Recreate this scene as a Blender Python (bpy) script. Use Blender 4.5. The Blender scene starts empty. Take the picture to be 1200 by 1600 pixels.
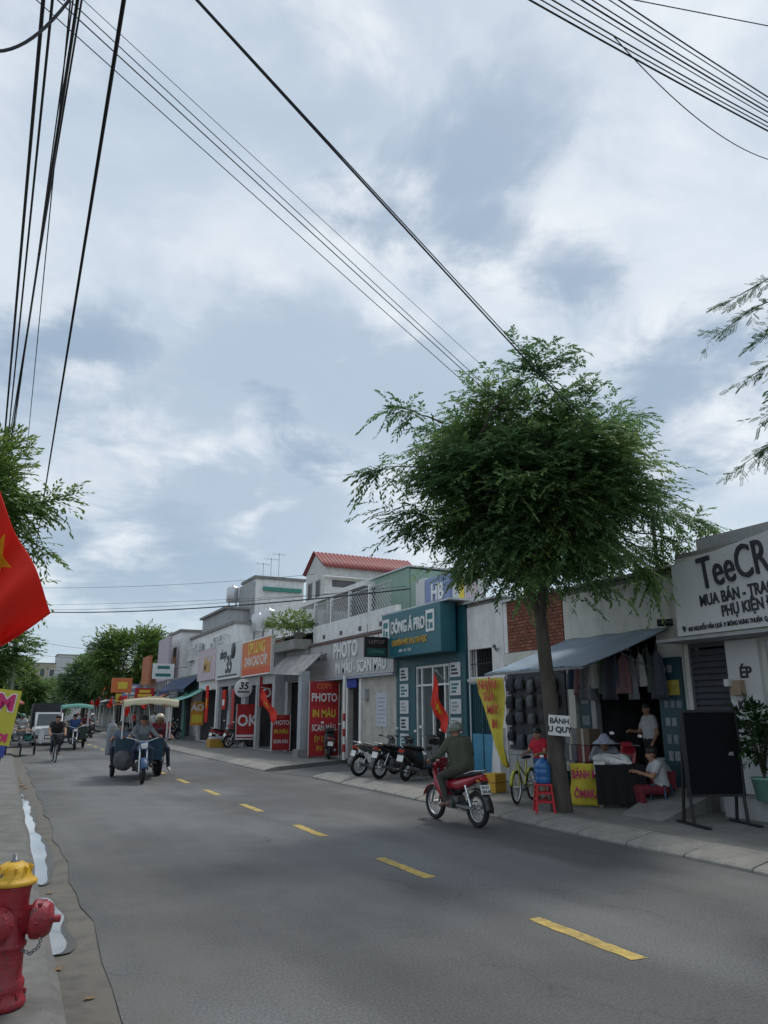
import bpy, math, random
import numpy as np
from mathutils import Vector, Matrix, Euler
random.seed(7); RNG = np.random.default_rng(11)
SC = bpy.context.scene
COL = SC.collection
PI = math.pi
R = math.radians

# ------------------------------------------------------------------ camera
cam_d = bpy.data.cameras.new('camera'); cam = bpy.data.objects.new('camera', cam_d); COL.objects.link(cam)
cam_d.sensor_fit = 'VERTICAL'; cam_d.sensor_height = 36.0; cam_d.lens = 36.0*1155/1600
cam_d.clip_start = 0.05; cam_d.clip_end = 5000
PITCH = math.atan(312/1155); YAW = math.atan(592/math.hypot(1155, 312))
cam.location = (0, 0, 1.78)
cam.rotation_euler = (PI/2 + PITCH, 0, -YAW)
SC.camera = cam

# ------------------------------------------------------------------ sky and sun
SUN_EL, SUN_AZ = R(60), R(58)       # azimuth: from +Y (up the street) towards +X
sdir = Vector((math.sin(SUN_AZ)*math.cos(SUN_EL), math.cos(SUN_AZ)*math.cos(SUN_EL), math.sin(SUN_EL)))
sun_d = bpy.data.lights.new('sun', 'SUN'); sun = bpy.data.objects.new('sun', sun_d); COL.objects.link(sun)
sun_d.energy = 1.5; sun_d.angle = R(10); sun_d.color = (1.0, 0.96, 0.9)
sun.rotation_euler = (-sdir).to_track_quat('-Z', 'Y').to_euler()

world = bpy.data.worlds.new('World'); SC.world = world; world.use_nodes = True
def build_world():
    nt = world.node_tree; N = nt.nodes; L = nt.links; N.clear()
    def n(t, **k):
        o = N.new(t)
        for a, b in k.items(): setattr(o, a, b)
        return o
    def math_(op, a, b=None, c=None):
        m = n('ShaderNodeMath', operation=op)
        for i, x in enumerate((a, b, c)):
            if x is None: continue
            if isinstance(x, (int, float)): m.inputs[i].default_value = x
            else: L.new(x, m.inputs[i])
        return m.outputs[0]
    def mix(f, a, b):
        m = n('ShaderNodeMix', data_type='RGBA')
        if isinstance(f, (int, float)): m.inputs[0].default_value = f
        else: L.new(f, m.inputs[0])
        for i, x in ((6, a), (7, b)):
            if isinstance(x, tuple): m.inputs[i].default_value = x
            else: L.new(x, m.inputs[i])
        return m.outputs[2]
    def ramp(f, a, b):
        m = n('ShaderNodeMapRange', interpolation_type='SMOOTHSTEP'); L.new(f, m.inputs[0])
        m.inputs[1].default_value = a; m.inputs[2].default_value = b
        return m.outputs[0]
    sky = n('ShaderNodeTexSky', sky_type='NISHITA', sun_disc=False)
    sky.sun_elevation = SUN_EL; sky.sun_rotation = SUN_AZ; sky.dust_density = 2.0; sky.air_density = 1.2
    tc = n('ShaderNodeTexCoord')
    sep = n('ShaderNodeSeparateXYZ'); L.new(tc.outputs['Generated'], sep.inputs[0])
    z = math_('ADD', math_('MAXIMUM', sep.outputs[2], 0.0), 0.28)
    comb = n('ShaderNodeCombineXYZ')
    L.new(math_('DIVIDE', sep.outputs[0], z), comb.inputs[0]); L.new(math_('DIVIDE', sep.outputs[1], z), comb.inputs[1])
    def noise(scale, detail, rough, off=(0, 0, 0), dist=0.0, src=None):
        mp = n('ShaderNodeMapping'); mp.inputs['Location'].default_value = off
        L.new(src or comb.outputs[0], mp.inputs[0])
        t = n('ShaderNodeTexNoise'); L.new(mp.outputs[0], t.inputs['Vector'])
        t.inputs['Scale'].default_value = scale; t.inputs['Detail'].default_value = detail
        t.inputs['Roughness'].default_value = rough; t.inputs['Distortion'].default_value = dist
        return t
    # cloud banks: soft wide decks with darker blue-grey bellies and bright torn rims
    warp = noise(1.6, 5, .55, (3.1, 7.7, 0))
    wv = n('ShaderNodeVectorMath', operation='MULTIPLY_ADD'); L.new(warp.outputs['Color'], wv.inputs[0])
    wv.inputs[1].default_value = (.55, .55, 0); L.new(comb.outputs[0], wv.inputs[2])
    deck = noise(1.05, 6, .52, (4.4, 1.2, 0), .25, wv.outputs[0])
    fine = noise(3.6, 8, .58, (1.4, 9.2, 0), .3)
    def bank(d, r0, r1):          # one dark cloud belly around a compass direction
        v = Vector(d).normalized(); zz = max(v.z, 0)+.28
        s = n('ShaderNodeVectorMath', operation='DISTANCE'); L.new(wv.outputs[0], s.inputs[0])
        s.inputs[1].default_value = (v.x/zz+.275, v.y/zz+.275, 0)
        f = math_('ADD', s.outputs['Value'], math_('MULTIPLY', math_('SUBTRACT', fine.outputs[0], .5), .5))
        m = n('ShaderNodeMapRange', interpolation_type='SMOOTHSTEP'); L.new(f, m.inputs[0])
        m.inputs[1].default_value = r0; m.inputs[2].default_value = r1; m.inputs[3].default_value = 1; m.inputs[4].default_value = 0
        return m.outputs[0]
    d = math_('ADD', deck.outputs[0], math_('MULTIPLY', math_('SUBTRACT', fine.outputs[0], .5), .22))
    belly = math_('MULTIPLY', ramp(d, .62, .34), .55)
    for b in BANKS: belly = math_('MAXIMUM', belly, math_('MULTIPLY', bank(*b), .9))
    torn = ramp(math_('ADD', math_('MULTIPLY', fine.outputs[0], .75), math_('MULTIPLY', deck.outputs[0], .35)), .50, .72)
    c = mix(belly, SKY_LIGHT, SKY_DARK)
    rim = math_('MULTIPLY', math_('MULTIPLY', belly, math_('SUBTRACT', 1.0, belly)), 2.4)
    c = mix(math_('MINIMUM', math_('MULTIPLY', torn, math_('ADD', .42, rim)), 1.0), c, SKY_WHITE)
    low = ramp(sep.outputs[2], .30, .0)
    c = mix(math_('MULTIPLY', low, .65), c, SKY_LOW)
    c = mix(.10, c, sky.outputs[0])
    bg = n('ShaderNodeBackground'); L.new(c, bg.inputs[0]); bg.inputs[1].default_value = 0.1
    out = n('ShaderNodeOutputWorld'); L.new(bg.outputs[0], out.inputs[0])
SKY_LIGHT = (5.7, 6.5, 7.35, 1); SKY_DARK = (2.85, 3.8, 5.0, 1); SKY_WHITE = (8.1, 8.4, 8.7, 1); SKY_LOW = (4.7, 5.95, 6.95, 1)
BANKS = [((.56,.62,.55), .03, .22), ((.45,.60,.66), .02, .24), ((.40,.69,.60), .0, .24), ((.331,.881,.338), .02, .20), ((.714,.563,.416), .06, .32), ((.71,.62,.335), .08, .36), ((.159,.973,.169), .15, .60), ((.029,.908,.418), .0, .22)]
build_world()
SC.view_settings.view_transform = 'Standard'; SC.view_settings.look = 'None'
SC.view_settings.exposure = 0.2; SC.view_settings.gamma = 1.0
try: SC.view_settings.use_curve_mapping = False
except Exception: pass
SC.render.engine = 'CYCLES'

# ------------------------------------------------------------------ mesh helpers
class MB:
    """collects shapes; build() links them as one mesh object"""
    def __init__(s): s.v = []; s.f = []; s.m = []; s.sm = []; s.M = None; s.mi = 0
    def add(s, vs, fs, smooth=False, mi=None):
        o = len(s.v)
        if s.M is not None: vs = [tuple(s.M @ Vector(v)) for v in vs]
        s.v += [tuple(v) for v in vs]; s.f += [tuple(i+o for i in f) for f in fs]
        s.m += [s.mi if mi is None else mi]*len(fs); s.sm += [smooth]*len(fs)
        return s
    def box(s, x0, x1, y0, y1, z0, z1, mi=None):
        return s.add([(x0,y0,z0),(x1,y0,z0),(x1,y1,z0),(x0,y1,z0),(x0,y0,z1),(x1,y0,z1),(x1,y1,z1),(x0,y1,z1)],
                     [(0,3,2,1),(4,5,6,7),(0,1,5,4),(1,2,6,5),(2,3,7,6),(3,0,4,7)], False, mi)
    def cbox(s, c, size, rot=(0,0,0), mi=None):
        m = Matrix.Translation(c) @ Euler(rot).to_matrix().to_4x4()
        a, b, d = [q/2 for q in size]
        vs = [m @ Vector(p) for p in ((-a,-b,-d),(a,-b,-d),(a,b,-d),(-a,b,-d),(-a,-b,d),(a,-b,d),(a,b,d),(-a,b,d))]
        return s.add(vs, [(0,3,2,1),(4,5,6,7),(0,1,5,4),(1,2,6,5),(2,3,7,6),(3,0,4,7)], False, mi)
    def tube(s, path, r, n=8, cap=True, mi=None, smooth=True):
        P = [Vector(p) for p in path]; k = len(P)
        rs = r if isinstance(r, (list, tuple)) else [r]*k
        t0 = (P[1]-P[0]).normalized()
        u = t0.cross(Vector((0,0,1)))
        if u.length < .05: u = t0.cross(Vector((0,1,0)))
        u.normalize(); vs = []
        for i in range(k):
            t = (P[min(i+1,k-1)]-P[max(i-1,0)]).normalized()
            u = (u - t*u.dot(t)).normalized(); w = t.cross(u)
            for j in range(n):
                a = 2*PI*j/n
                vs.append(P[i]+(u*math.cos(a)+w*math.sin(a))*rs[i])
        fs = [(i*n+j, i*n+(j+1)%n, (i+1)*n+(j+1)%n, (i+1)*n+j) for i in range(k-1) for j in range(n)]
        s.add(vs, fs, smooth, mi)
        if cap:
            s.add(vs[:n], [tuple(range(n))[::-1]], False, mi); s.add(vs[-n:], [tuple(range(n))], False, mi)
        return s
    def cyl(s, p0, p1, r0, r1=None, n=14, mi=None, cap=True): return s.tube([p0, p1], [r0, r0 if r1 is None else r1], n, cap, mi)
    def ball(s, c, r, n=14, m=9, mi=None, t0=0.0, t1=PI):
        if not isinstance(r, (tuple, list)): r = (r, r, r)
        vs = []
        for i in range(m+1):
            t = t0+(t1-t0)*i/m
            for j in range(n):
                a = 2*PI*j/n
                vs.append((c[0]+r[0]*math.sin(t)*math.cos(a), c[1]+r[1]*math.sin(t)*math.sin(a), c[2]+r[2]*math.cos(t)))
        return s.add(vs, [(i*n+j, (i+1)*n+j, (i+1)*n+(j+1)%n, i*n+(j+1)%n) for i in range(m) for j in range(n)], True, mi)
    def torus(s, c, axis, Rr, r, n=28, m=8, mi=None, flat=1.0):
        a = Vector(axis).normalized(); u = a.cross(Vector((0,0,1)))
        if u.length < .05: u = a.cross(Vector((0,1,0)))
        u.normalize(); w = a.cross(u); c = Vector(c); vs = []
        for i in range(n):
            t = 2*PI*i/n; d = u*math.cos(t)+w*math.sin(t)
            for j in range(m):
                q = 2*PI*j/m; vs.append(c+d*(Rr+r*math.cos(q))+a*(r*flat*math.sin(q)))
        return s.add(vs, [(i*m+j, ((i+1)%n)*m+j, ((i+1)%n)*m+(j+1)%m, i*m+(j+1)%m) for i in range(n) for j in range(m)], True, mi)
    def lathe(s, prof, c=(0,0,0), n=24, mi=None, axis=None, smooth=True):
        m = Matrix.Translation(c)
        if axis is not None: m = m @ Vector((0,0,1)).rotation_difference(Vector(axis)).to_matrix().to_4x4()
        vs = [m @ Vector((r*math.cos(2*PI*j/n), r*math.sin(2*PI*j/n), z)) for r, z in prof for j in range(n)]
        k = len(prof)
        return s.add(vs, [(i*n+j, i*n+(j+1)%n, (i+1)*n+(j+1)%n, (i+1)*n+j) for i in range(k-1) for j in range(n)], smooth, mi)
    def loft(s, secs, n=14, p=2.6, cap=True, mi=None, axis='y'):
        """secs: (centre, half width, half height) superellipse rings across x / z, strung along y (or any path)"""
        vs = []
        for (c, a, b) in secs:
            for j in range(n):
                t = 2*PI*j/n; ct, st = math.cos(t), math.sin(t)
                x = a*math.copysign(abs(ct)**(2/p), ct); z = b*math.copysign(abs(st)**(2/p), st)
                vs.append((c[0]+x, c[1], c[2]+z) if axis == 'y' else (c[0]+x, c[1]+z, c[2]))
        k = len(secs)
        s.add(vs, [(i*n+j, i*n+(j+1)%n, (i+1)*n+(j+1)%n, (i+1)*n+j) for i in range(k-1) for j in range(n)], True, mi)
        if cap: s.add(vs[:n], [tuple(range(n))[::-1]], False, mi); s.add(vs[-n:], [tuple(range(n))], False, mi)
        return s
    def prism(s, poly, a0, a1, plane='xz', mi=None):
        """polygon in a plane, extruded along the third axis from a0 to a1"""
        def pt(p, a): return (p[0], a, p[1]) if plane == 'xz' else ((a, p[0], p[1]) if plane == 'yz' else (p[0], p[1], a))
        k = len(poly); vs = [pt(p, a0) for p in poly]+[pt(p, a1) for p in poly]
        return s.add(vs, [tuple(range(k))[::-1], tuple(range(k, 2*k))]+[(i, (i+1)%k, k+(i+1)%k, k+i) for i in range(k)], False, mi)
    def grid(s, fn, nu, nv, mi=None, smooth=True):
        vs = [fn(i/nu, j/nv) for i in range(nu+1) for j in range(nv+1)]
        return s.add(vs, [(i*(nv+1)+j, (i+1)*(nv+1)+j, (i+1)*(nv+1)+j+1, i*(nv+1)+j+1) for i in range(nu) for j in range(nv)], smooth, mi)
    def build(s, name, mat, parent=None, loc=None, rotz=None, bevel=0, solid=0):
        me = bpy.data.meshes.new(name); me.from_pydata(s.v, [], s.f)
        for m in (mat if isinstance(mat, (list, tuple)) else [mat]): me.materials.append(m)
        me.polygons.foreach_set('material_index', s.m); me.polygons.foreach_set('use_smooth', s.sm)
        me.update()
        return link(name, me, parent, loc, rotz, bevel, solid)

def link(name, me, parent=None, loc=None, rotz=None, bevel=0, solid=0):
    o = bpy.data.objects.new(name, me); COL.objects.link(o)
    if parent: o.parent = parent
    if loc is not None: o.location = loc
    if rotz is not None: o.rotation_euler = (0, 0, rotz)
    if solid:
        m = o.modifiers.new('thickness', 'SOLIDIFY'); m.thickness = solid; m.offset = 0
    if bevel:
        m = o.modifiers.new('edge', 'BEVEL'); m.width = bevel; m.segments = 2; m.limit_method = 'ANGLE'; m.angle_limit = R(50)
    return o
def tag(o, label=None, cat=None, group=None, kind=None):
    for k, v in (('label', label), ('category', cat), ('group', group), ('kind', kind)):
        if v: o[k] = v
    return o
def thing(name, label, cat, loc=(0,0,0), rotz=0, group=None, scale=1.0):
    o = bpy.data.objects.new(name, None); COL.objects.link(o); o.empty_display_size = .2
    o.location = loc; o.rotation_euler = (0, 0, rotz); o.scale = (scale,)*3
    return tag(o, label, cat, group)
def copy_tree(o, parent=None):
    c = o.copy(); COL.objects.link(c); c.parent = parent
    for ch in [q for q in bpy.data.objects if q.parent == o]: copy_tree(ch, c)
    return c
def again(root, loc, rotz, label, group=None, scale=None):
    c = copy_tree(root); c.location = loc; c.rotation_euler = (0, 0, rotz); c['label'] = label
    if group: c['group'] = group
    if scale: c.scale = (scale,)*3
    return c
STREET = -PI/2      # facade frame: x to the right as seen from the street, y into the wall, z up

# ------------------------------------------------------------------ materials
MATS = {}
def mat(name, col, rough=.6, metal=0.0, var=.12, scale=3.0, bump=0.0, bscale=40.0, grime=0.0, grime_col=(.09,.08,.07), coat=0.0, spec=.5, stretch=(1,1,1), trans=0.0, chips=None):
    if name in MATS: return MATS[name]
    m = bpy.data.materials.new(name); m.use_nodes = True; MATS[name] = m
    nt = m.node_tree; N = nt.nodes; L = nt.links; b = N['Principled BSDF']
    b.inputs['Roughness'].default_value = rough; b.inputs['Metallic'].default_value = metal
    b.inputs['Specular IOR Level'].default_value = spec
    if coat: b.inputs['Coat Weight'].default_value = coat; b.inputs['Coat Roughness'].default_value = .08
    tc = N.new('ShaderNodeTexCoord'); mp = N.new('ShaderNodeMapping'); mp.inputs['Scale'].default_value = stretch
    L.new(tc.outputs['Object'], mp.inputs[0])
    no = N.new('ShaderNodeTexNoise'); no.inputs['Scale'].default_value = scale; no.inputs['Detail'].default_value = 6; no.inputs['Roughness'].default_value = .62
    L.new(mp.outputs[0], no.inputs['Vector'])
    cr = N.new('ShaderNodeValToRGB'); L.new(no.outputs[0], cr.inputs[0])
    cr.color_ramp.elements[0].position = .3; cr.color_ramp.elements[1].position = .7
    cr.color_ramp.elements[0].color = tuple(c*(1-var) for c in col)+(1,)
    cr.color_ramp.elements[1].color = tuple(min(1, c*(1+var)) for c in col)+(1,)
    out = cr.outputs[0]
    if grime:
        g = N.new('ShaderNodeTexNoise'); g.inputs['Scale'].default_value = 1.0; g.inputs['Detail'].default_value = 8; g.inputs['Roughness'].default_value = .7
        gm = N.new('ShaderNodeMapping'); gm.inputs['Scale'].default_value = (2.6, 2.6, .45); L.new(tc.outputs['Object'], gm.inputs[0]); L.new(gm.outputs[0], g.inputs['Vector'])
        gr = N.new('ShaderNodeMapRange'); L.new(g.outputs[0], gr.inputs[0]); gr.inputs[1].default_value = .48; gr.inputs[2].default_value = .78
        gr.inputs[4].default_value = grime
        mx = N.new('ShaderNodeMix'); mx.data_type = 'RGBA'; L.new(gr.outputs[0], mx.inputs[0]); L.new(out, mx.inputs[6]); mx.inputs[7].default_value = grime_col+(1,)
        out = mx.outputs[2]
    if chips:       # flaked spots: (share, scale, colour)
        cn = N.new('ShaderNodeTexNoise'); cn.inputs['Scale'].default_value = chips[1]; cn.inputs['Detail'].default_value = 7; cn.inputs['Roughness'].default_value = .7; L.new(tc.outputs['Object'], cn.inputs['Vector'])
        cm = N.new('ShaderNodeMapRange'); L.new(cn.outputs[0], cm.inputs[0]); cm.inputs[1].default_value = chips[0]; cm.inputs[2].default_value = chips[0]+.03
        mx = N.new('ShaderNodeMix'); mx.data_type = 'RGBA'; L.new(cm.outputs[0], mx.inputs[0]); L.new(out, mx.inputs[6]); mx.inputs[7].default_value = chips[2]+(1,); out = mx.outputs[2]
    L.new(out, b.inputs['Base Color'])
    rr = N.new('ShaderNodeMapRange'); L.new(no.outputs[0], rr.inputs[0]); rr.inputs[3].default_value = max(.03, rough-.12); rr.inputs[4].default_value = min(1, rough+.12)
    L.new(rr.outputs[0], b.inputs['Roughness'])
    if bump:
        bn = N.new('ShaderNodeTexNoise'); bn.inputs['Scale'].default_value = bscale; bn.inputs['Detail'].default_value = 4; L.new(mp.outputs[0], bn.inputs['Vector'])
        bp = N.new('ShaderNodeBump'); bp.inputs['Strength'].default_value = bump; bp.inputs['Distance'].default_value = .02
        L.new(bn.outputs[0], bp.inputs['Height']); L.new(bp.outputs[0], b.inputs['Normal'])
    if trans: b.inputs['Transmission Weight'].default_value = trans
    return m
def glass_mat():
    m = bpy.data.materials.new('window_glass'); m.use_nodes = True; b = m.node_tree.nodes['Principled BSDF']
    b.inputs['Base Color'].default_value = (.75,.85,.86,1); b.inputs['Roughness'].default_value = .03
    b.inputs['Transmission Weight'].default_value = .92; b.inputs['IOR'].default_value = 1.1; b.inputs['Specular IOR Level'].default_value = .8
    MATS['glass'] = m; return m
GLASS = glass_mat()
white = mat('white_paint', (.76,.76,.75), .7, grime=.45, bump=.15, bscale=25, grime_col=(.30,.28,.25))
cream = mat('cream_wall', (.62,.61,.56), .8, grime=.6, bump=.2, bscale=22, grime_col=(.22,.21,.18))
stonew = mat('beige_wall', (.46,.43,.38), .85, var=.2, grime=.6, bump=.4, bscale=16, grime_col=(.2,.18,.15))
greyw = mat('grey_wall', (.38,.39,.40), .8, grime=.5, bump=.2)
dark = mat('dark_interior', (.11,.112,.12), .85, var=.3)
black = mat('black_paint', (.012,.012,.014), .45)
rubber = mat('tyre_rubber', (.018,.018,.019), .85, bump=.2, bscale=80)
chrome = mat('bright_metal', (.62,.63,.65), .25, 1.0)
alu = mat('aluminium', (.55,.56,.57), .4, .7)
steel = mat('dull_steel', (.22,.23,.24), .5, .6)
engine = mat('engine_metal', (.12,.12,.125), .5, .5, var=.3, scale=14)
redp = mat('red_paint', (.34,.015,.03), .3, coat=.6, var=.12)
maroon = mat('maroon_cloth', (.16,.018,.03), .9)
blackp = mat('black_gloss', (.016,.016,.018), .28, coat=.5)
greyp = mat('grey_gloss', (.10,.105,.11), .32, coat=.5)
beigep = mat('beige_gloss', (.42,.39,.33), .35, coat=.4)
bluep = mat('blue_gloss', (.03,.10,.24), .35, coat=.4, grime=.3)
seatm = mat('seat_vinyl', (.02,.02,.021), .55, bump=.2)
lampg = mat('lamp_glass', (.75,.75,.72), .12)
ambr = mat('tail_lamp', (.45,.03,.02), .2)
platem = mat('number_plate', (.74,.74,.72), .5)
skin = mat('skin', (.36,.19,.12), .55, var=.08)
hairm = mat('hair', (.012,.010,.009), .5)
def cloth_mat(name, col, tr=.4):
    m = mat(name, col, .8, var=.06); N = m.node_tree.nodes; L = m.node_tree.links; b = N['Principled BSDF']; o = [q for q in N if q.type == 'OUTPUT_MATERIAL'][0]
    t = N.new('ShaderNodeBsdfTranslucent'); t.inputs[0].default_value = col+(1,); x = N.new('ShaderNodeMixShader'); x.inputs[0].default_value = tr
    L.new(b.outputs[0], x.inputs[1]); L.new(t.outputs[0], x.inputs[2]); L.new(x.outputs[0], o.inputs[0]); return m
redflag = cloth_mat('flag_cloth', (.80,.045,.025))
yellowm = cloth_mat('flag_yellow', (.80,.52,.02))
wood = mat('wood', (.24,.15,.08), .7, var=.3, scale=6, stretch=(1,6,6))
concrete = mat('concrete', (.24,.235,.22), .9, var=.22, scale=2.2, bump=.35, bscale=30, grime=.45, grime_col=(.10,.095,.085))
# ------------------------------------------------------------------ people: one continuous skin over a posed skeleton
def surface_nets(V):
    sgn = V < 0
    nx, ny, nz = V.shape
    cnt = np.zeros((nx-1, ny-1, nz-1), np.int8)
    cor = [(i, j, k) for i in (0,1) for j in (0,1) for k in (0,1)]
    for (i, j, k) in cor: cnt += sgn[i:nx-1+i, j:ny-1+j, k:nz-1+k]
    act = np.argwhere((cnt > 0) & (cnt < 8))
    ids = -np.ones(cnt.shape, np.int64); ids[act[:,0], act[:,1], act[:,2]] = np.arange(len(act))
    acc = np.zeros((len(act), 3)); num = np.zeros(len(act))
    for a in cor:
        for ax in range(3):
            if a[ax]: continue
            b = list(a); b[ax] = 1
            v0 = V[act[:,0]+a[0], act[:,1]+a[1], act[:,2]+a[2]]; v1 = V[act[:,0]+b[0], act[:,1]+b[1], act[:,2]+b[2]]
            m = (v0 < 0) != (v1 < 0); t = np.where(m, v0/np.where(m, v0-v1, 1), 0)
            p = np.array(a, float)[None]+t[:,None]*(np.array(b)-np.array(a))[None]
            acc[m] += p[m]; num[m] += 1
    P = act+acc/num[:,None]
    F = []
    for ax in range(3):
        o1, o2 = [(1,2),(2,0),(0,1)][ax]
        sl0 = [slice(None)]*3; sl1 = [slice(None)]*3; sl0[ax] = slice(0,-1); sl1[ax] = slice(1,None)
        ch = sgn[tuple(sl0)] != sgn[tuple(sl1)]
        e = np.argwhere(ch); dims = V.shape
        e = e[(e[:,o1] > 0) & (e[:,o2] > 0) & (e[:,o1] < dims[o1]-1) & (e[:,o2] < dims[o2]-1)]
        def cell(d1, d2):
            c = e.copy(); c[:,o1] -= d1; c[:,o2] -= d2; return ids[c[:,0], c[:,1], c[:,2]]
        q = np.stack([cell(1,1), cell(0,1), cell(0,0), cell(1,0)], 1)
        fl = ~sgn[e[:,0], e[:,1], e[:,2]]; q[fl] = q[fl][:, ::-1]
        F.append(q[(q >= 0).all(1)])
    return P, np.concatenate(F)
POSES = {
 'stand': dict(pelvis=(0,0,.93), chest=(0,0,1.27), neck=(0,.0,1.43), head=(0,.03,1.57), sh=(.17,0,1.37), el=(.23,-.03,1.1), wr=(.23,.1,.88), hip=(.09,0,.9), kn=(.1,.03,.49), an=(.1,-.01,.09), toe=(.11,.15,.045)),
 'ride': dict(pelvis=(0,-.22,.90), chest=(0,-.13,1.22), neck=(0,-.08,1.38), head=(0,-.03,1.51), sh=(.18,-.1,1.33), el=(.29,.06,1.10), wr=(.30,.32,1.03), hip=(.1,-.2,.87), kn=(.17,.2,.74), an=(.15,.06,.34), toe=(.16,.22,.28)),
 'cycle': dict(pelvis=(0,-.22,.90), chest=(0,-.1,1.22), neck=(0,-.02,1.37), head=(0,.05,1.49), sh=(.18,-.05,1.31), el=(.27,.12,1.09), wr=(.25,.36,.98), hip=(.09,-.2,.87), kn=(.12,.16,.72), an=(.12,.02,.32), toe=(.12,.17,.27)),
 'sit': dict(pelvis=(0,0,.50), chest=(0,.06,.82), neck=(0,.1,.98), head=(0,.15,1.1), sh=(.17,.08,.93), el=(.24,.22,.72), wr=(.16,.42,.78), hip=(.09,.03,.48), kn=(.16,.42,.48), an=(.14,.38,.09), toe=(.15,.53,.045)),
}
def person(label, loc, rotz, pose, mats, scale=1.0, over=None, short=True, shorts=False, vox=.02, group=None, bald=False, bulk=1.0):
    """mats: shirt, trousers, shoes; left side values may be overridden with names ending in _l"""
    j = dict(POSES[pose]); j.update(over or {})
    def J(k, s):
        p = j.get(k+('_l' if s < 0 else '_r'), None)
        if p is None: p = j[k]; return Vector((p[0]*s, p[1], p[2]))
        return Vector(p)
    V3 = Vector; caps = []
    def cap(a, ra, b, rb, t): caps.append((V3(a), ra, V3(b), rb, t))
    pel, ch, nk, hd = V3(j['pelvis']), V3(j['chest']), V3(j['neck']), V3(j['head'])
    ex = V3((1,0,0)); bel = (pel+ch)/2
    cap(pel-ex*.07, .115, pel+ex*.07, .115, 1)
    cap(pel+V3((0,-.01,.1)), .12*bulk, ch+V3((0,-.012,.03)), .13*bulk, 0); cap(ch, .11, nk-V3((0,0,.03)), .07, 0)
    for s in (-1, 1):
        cap(pel+ex*.06*s*bulk+V3((0,0,.03 if bulk > 1 else .08)), .115*bulk, ch+ex*.075*s*bulk, .125*bulk, 0)
        cap(ch+ex*.08*s, .12, (J('sh', s)+nk*.4)/1.4, .07, 0)
        sh, el, wr = J('sh', s), J('el', s), J('wr', s)
        cap(sh, .066*bulk, el*.55+sh*.45 if short else el, (.058 if short else .05)*bulk, 0)
        cap(sh*.4+el*.6, .045, el, .04, 2 if short else 0); cap(el, .041 if short else .047, wr, .029 if short else .036, 2 if short else 0)
        d = (wr-el).normalized(); cap(wr, .03, wr+d*.07, .034, 2)
        hp, kn, an, to = J('hip', s), J('kn', s), J('an', s), J('toe', s)
        cap(hp, .094, kn, .066, 1); cap(kn, .062 if not shorts else .05, an, .05 if not shorts else .036, 1 if not shorts else 2)
        cap(an-V3((0,.03,.02)), .045, to, .038, 3)
    cap(nk-V3((0,0,.05)), .055, hd-V3((0,0,.06)), .052, 2)
    cap(hd+V3((0,.015,-.055)), .068, hd+V3((0,-.005,.035)), .094, 2)
    cap(hd+V3((0,.09,-.02)), .014, hd+V3((0,.105,-.035)), .016, 2)
    for s in (-1, 1): cap(hd+V3((.092*s,0,-.01)), .018, hd+V3((.094*s,-.01,-.035)), .012, 2)
    A = np.array([c[0] for c in caps]); B = np.array([c[2] for c in caps]); rm = max(c[1] for c in caps)+.05
    lo = np.minimum(A, B).min(0)-rm*.9; hi = np.maximum(A, B).max(0)+rm*.9
    dims = np.ceil((hi-lo)/vox).astype(int)+2
    G = np.stack(np.meshgrid(*[lo[i]+vox*np.arange(dims[i]) for i in range(3)], indexing='ij'), -1)
    def dist(Pt, c):
        a = np.array(c[0]); ba = np.array(c[2])-a; L2 = (ba*ba).sum()+1e-9
        h = np.clip(((Pt-a)@ba)/L2, 0, 1); return np.linalg.norm(Pt-a-h[...,None]*ba, axis=-1)-(c[1]+h*(c[3]-c[1]))
    D = None; k = .03
    for c in caps:
        d = dist(G, c)
        if D is None: D = d
        else:
            h = np.clip(.5+.5*(D-d)/k, 0, 1); D = D*(1-h)+d*h-k*h*(1-h)
    P, F = surface_nets(D); P = lo+P*vox
    cen = P[F].mean(1); best = np.full(len(F), 9.0); tg = np.zeros(len(F), int)
    for c in caps:
        d = dist(cen, c); m = d < best; best[m] = d[m]; tg[m] = c[4]
    b = MB(); b.v = [tuple(p) for p in P]; b.f = [tuple(int(i) for i in f) for f in F]; b.m = tg.tolist(); b.sm = [True]*len(F)
    for s in (-1, 1):                              # five fingers, curled
        el, wr = J('el', s), J('wr', s); d = (wr-el).normalized(); side = d.cross(V3((0,0,1)))
        side = side.normalized() if side.length > .1 else V3((1,0,0)); dn = d.cross(side).normalized()
        if dn.z > 0: dn = -dn
        for q, (o, ln) in enumerate(((-.028,.062),(-.01,.072),(.01,.07),(.027,.055))):
            a = wr+d*.085+side*o; m1 = a+d*ln*.5+dn*.008; e = m1+d*ln*.12+dn*ln*.5
            b.tube([a-d*.03, m1, e], [.011,.0095,.008], 6, True, 2)
        ts = -side*s if side.x*s > 0 else side*s
        a = wr+d*.03+ts*.025; b.tube([a, a+d*.04+ts*.02, a+d*.065+ts*.015+dn*.02], [.012,.011,.009], 6, True, 2)
    for s in (-1, 1):                              # eyes, brows, mouth
        b.ball(hd+V3((.034*s,.083,.008)), (.011,.008,.008), 8, 5, 4); b.cbox(hd+V3((.034*s,.088,.03)), (.035,.012,.007), (0,0,0), 4)
    b.cbox(hd+V3((0,.084,-.062)), (.045,.012,.008), (0,0,0), 5)
    t = thing('person', label, 'person', loc, rotz, group, scale)
    b.build('body', [mats[0], mats[1], skin, mats[2], hairm, mat('lips', (.28,.10,.08), .5)], t)
    if not bald:
        h = MB(); h.ball(hd+V3((0,-.018,.045)), (.104,.108,.098), 16, 9, 0, 0, PI*.62); h.build('hair', hairm, t)
    t['hd'] = list(hd)
    return t
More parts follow.
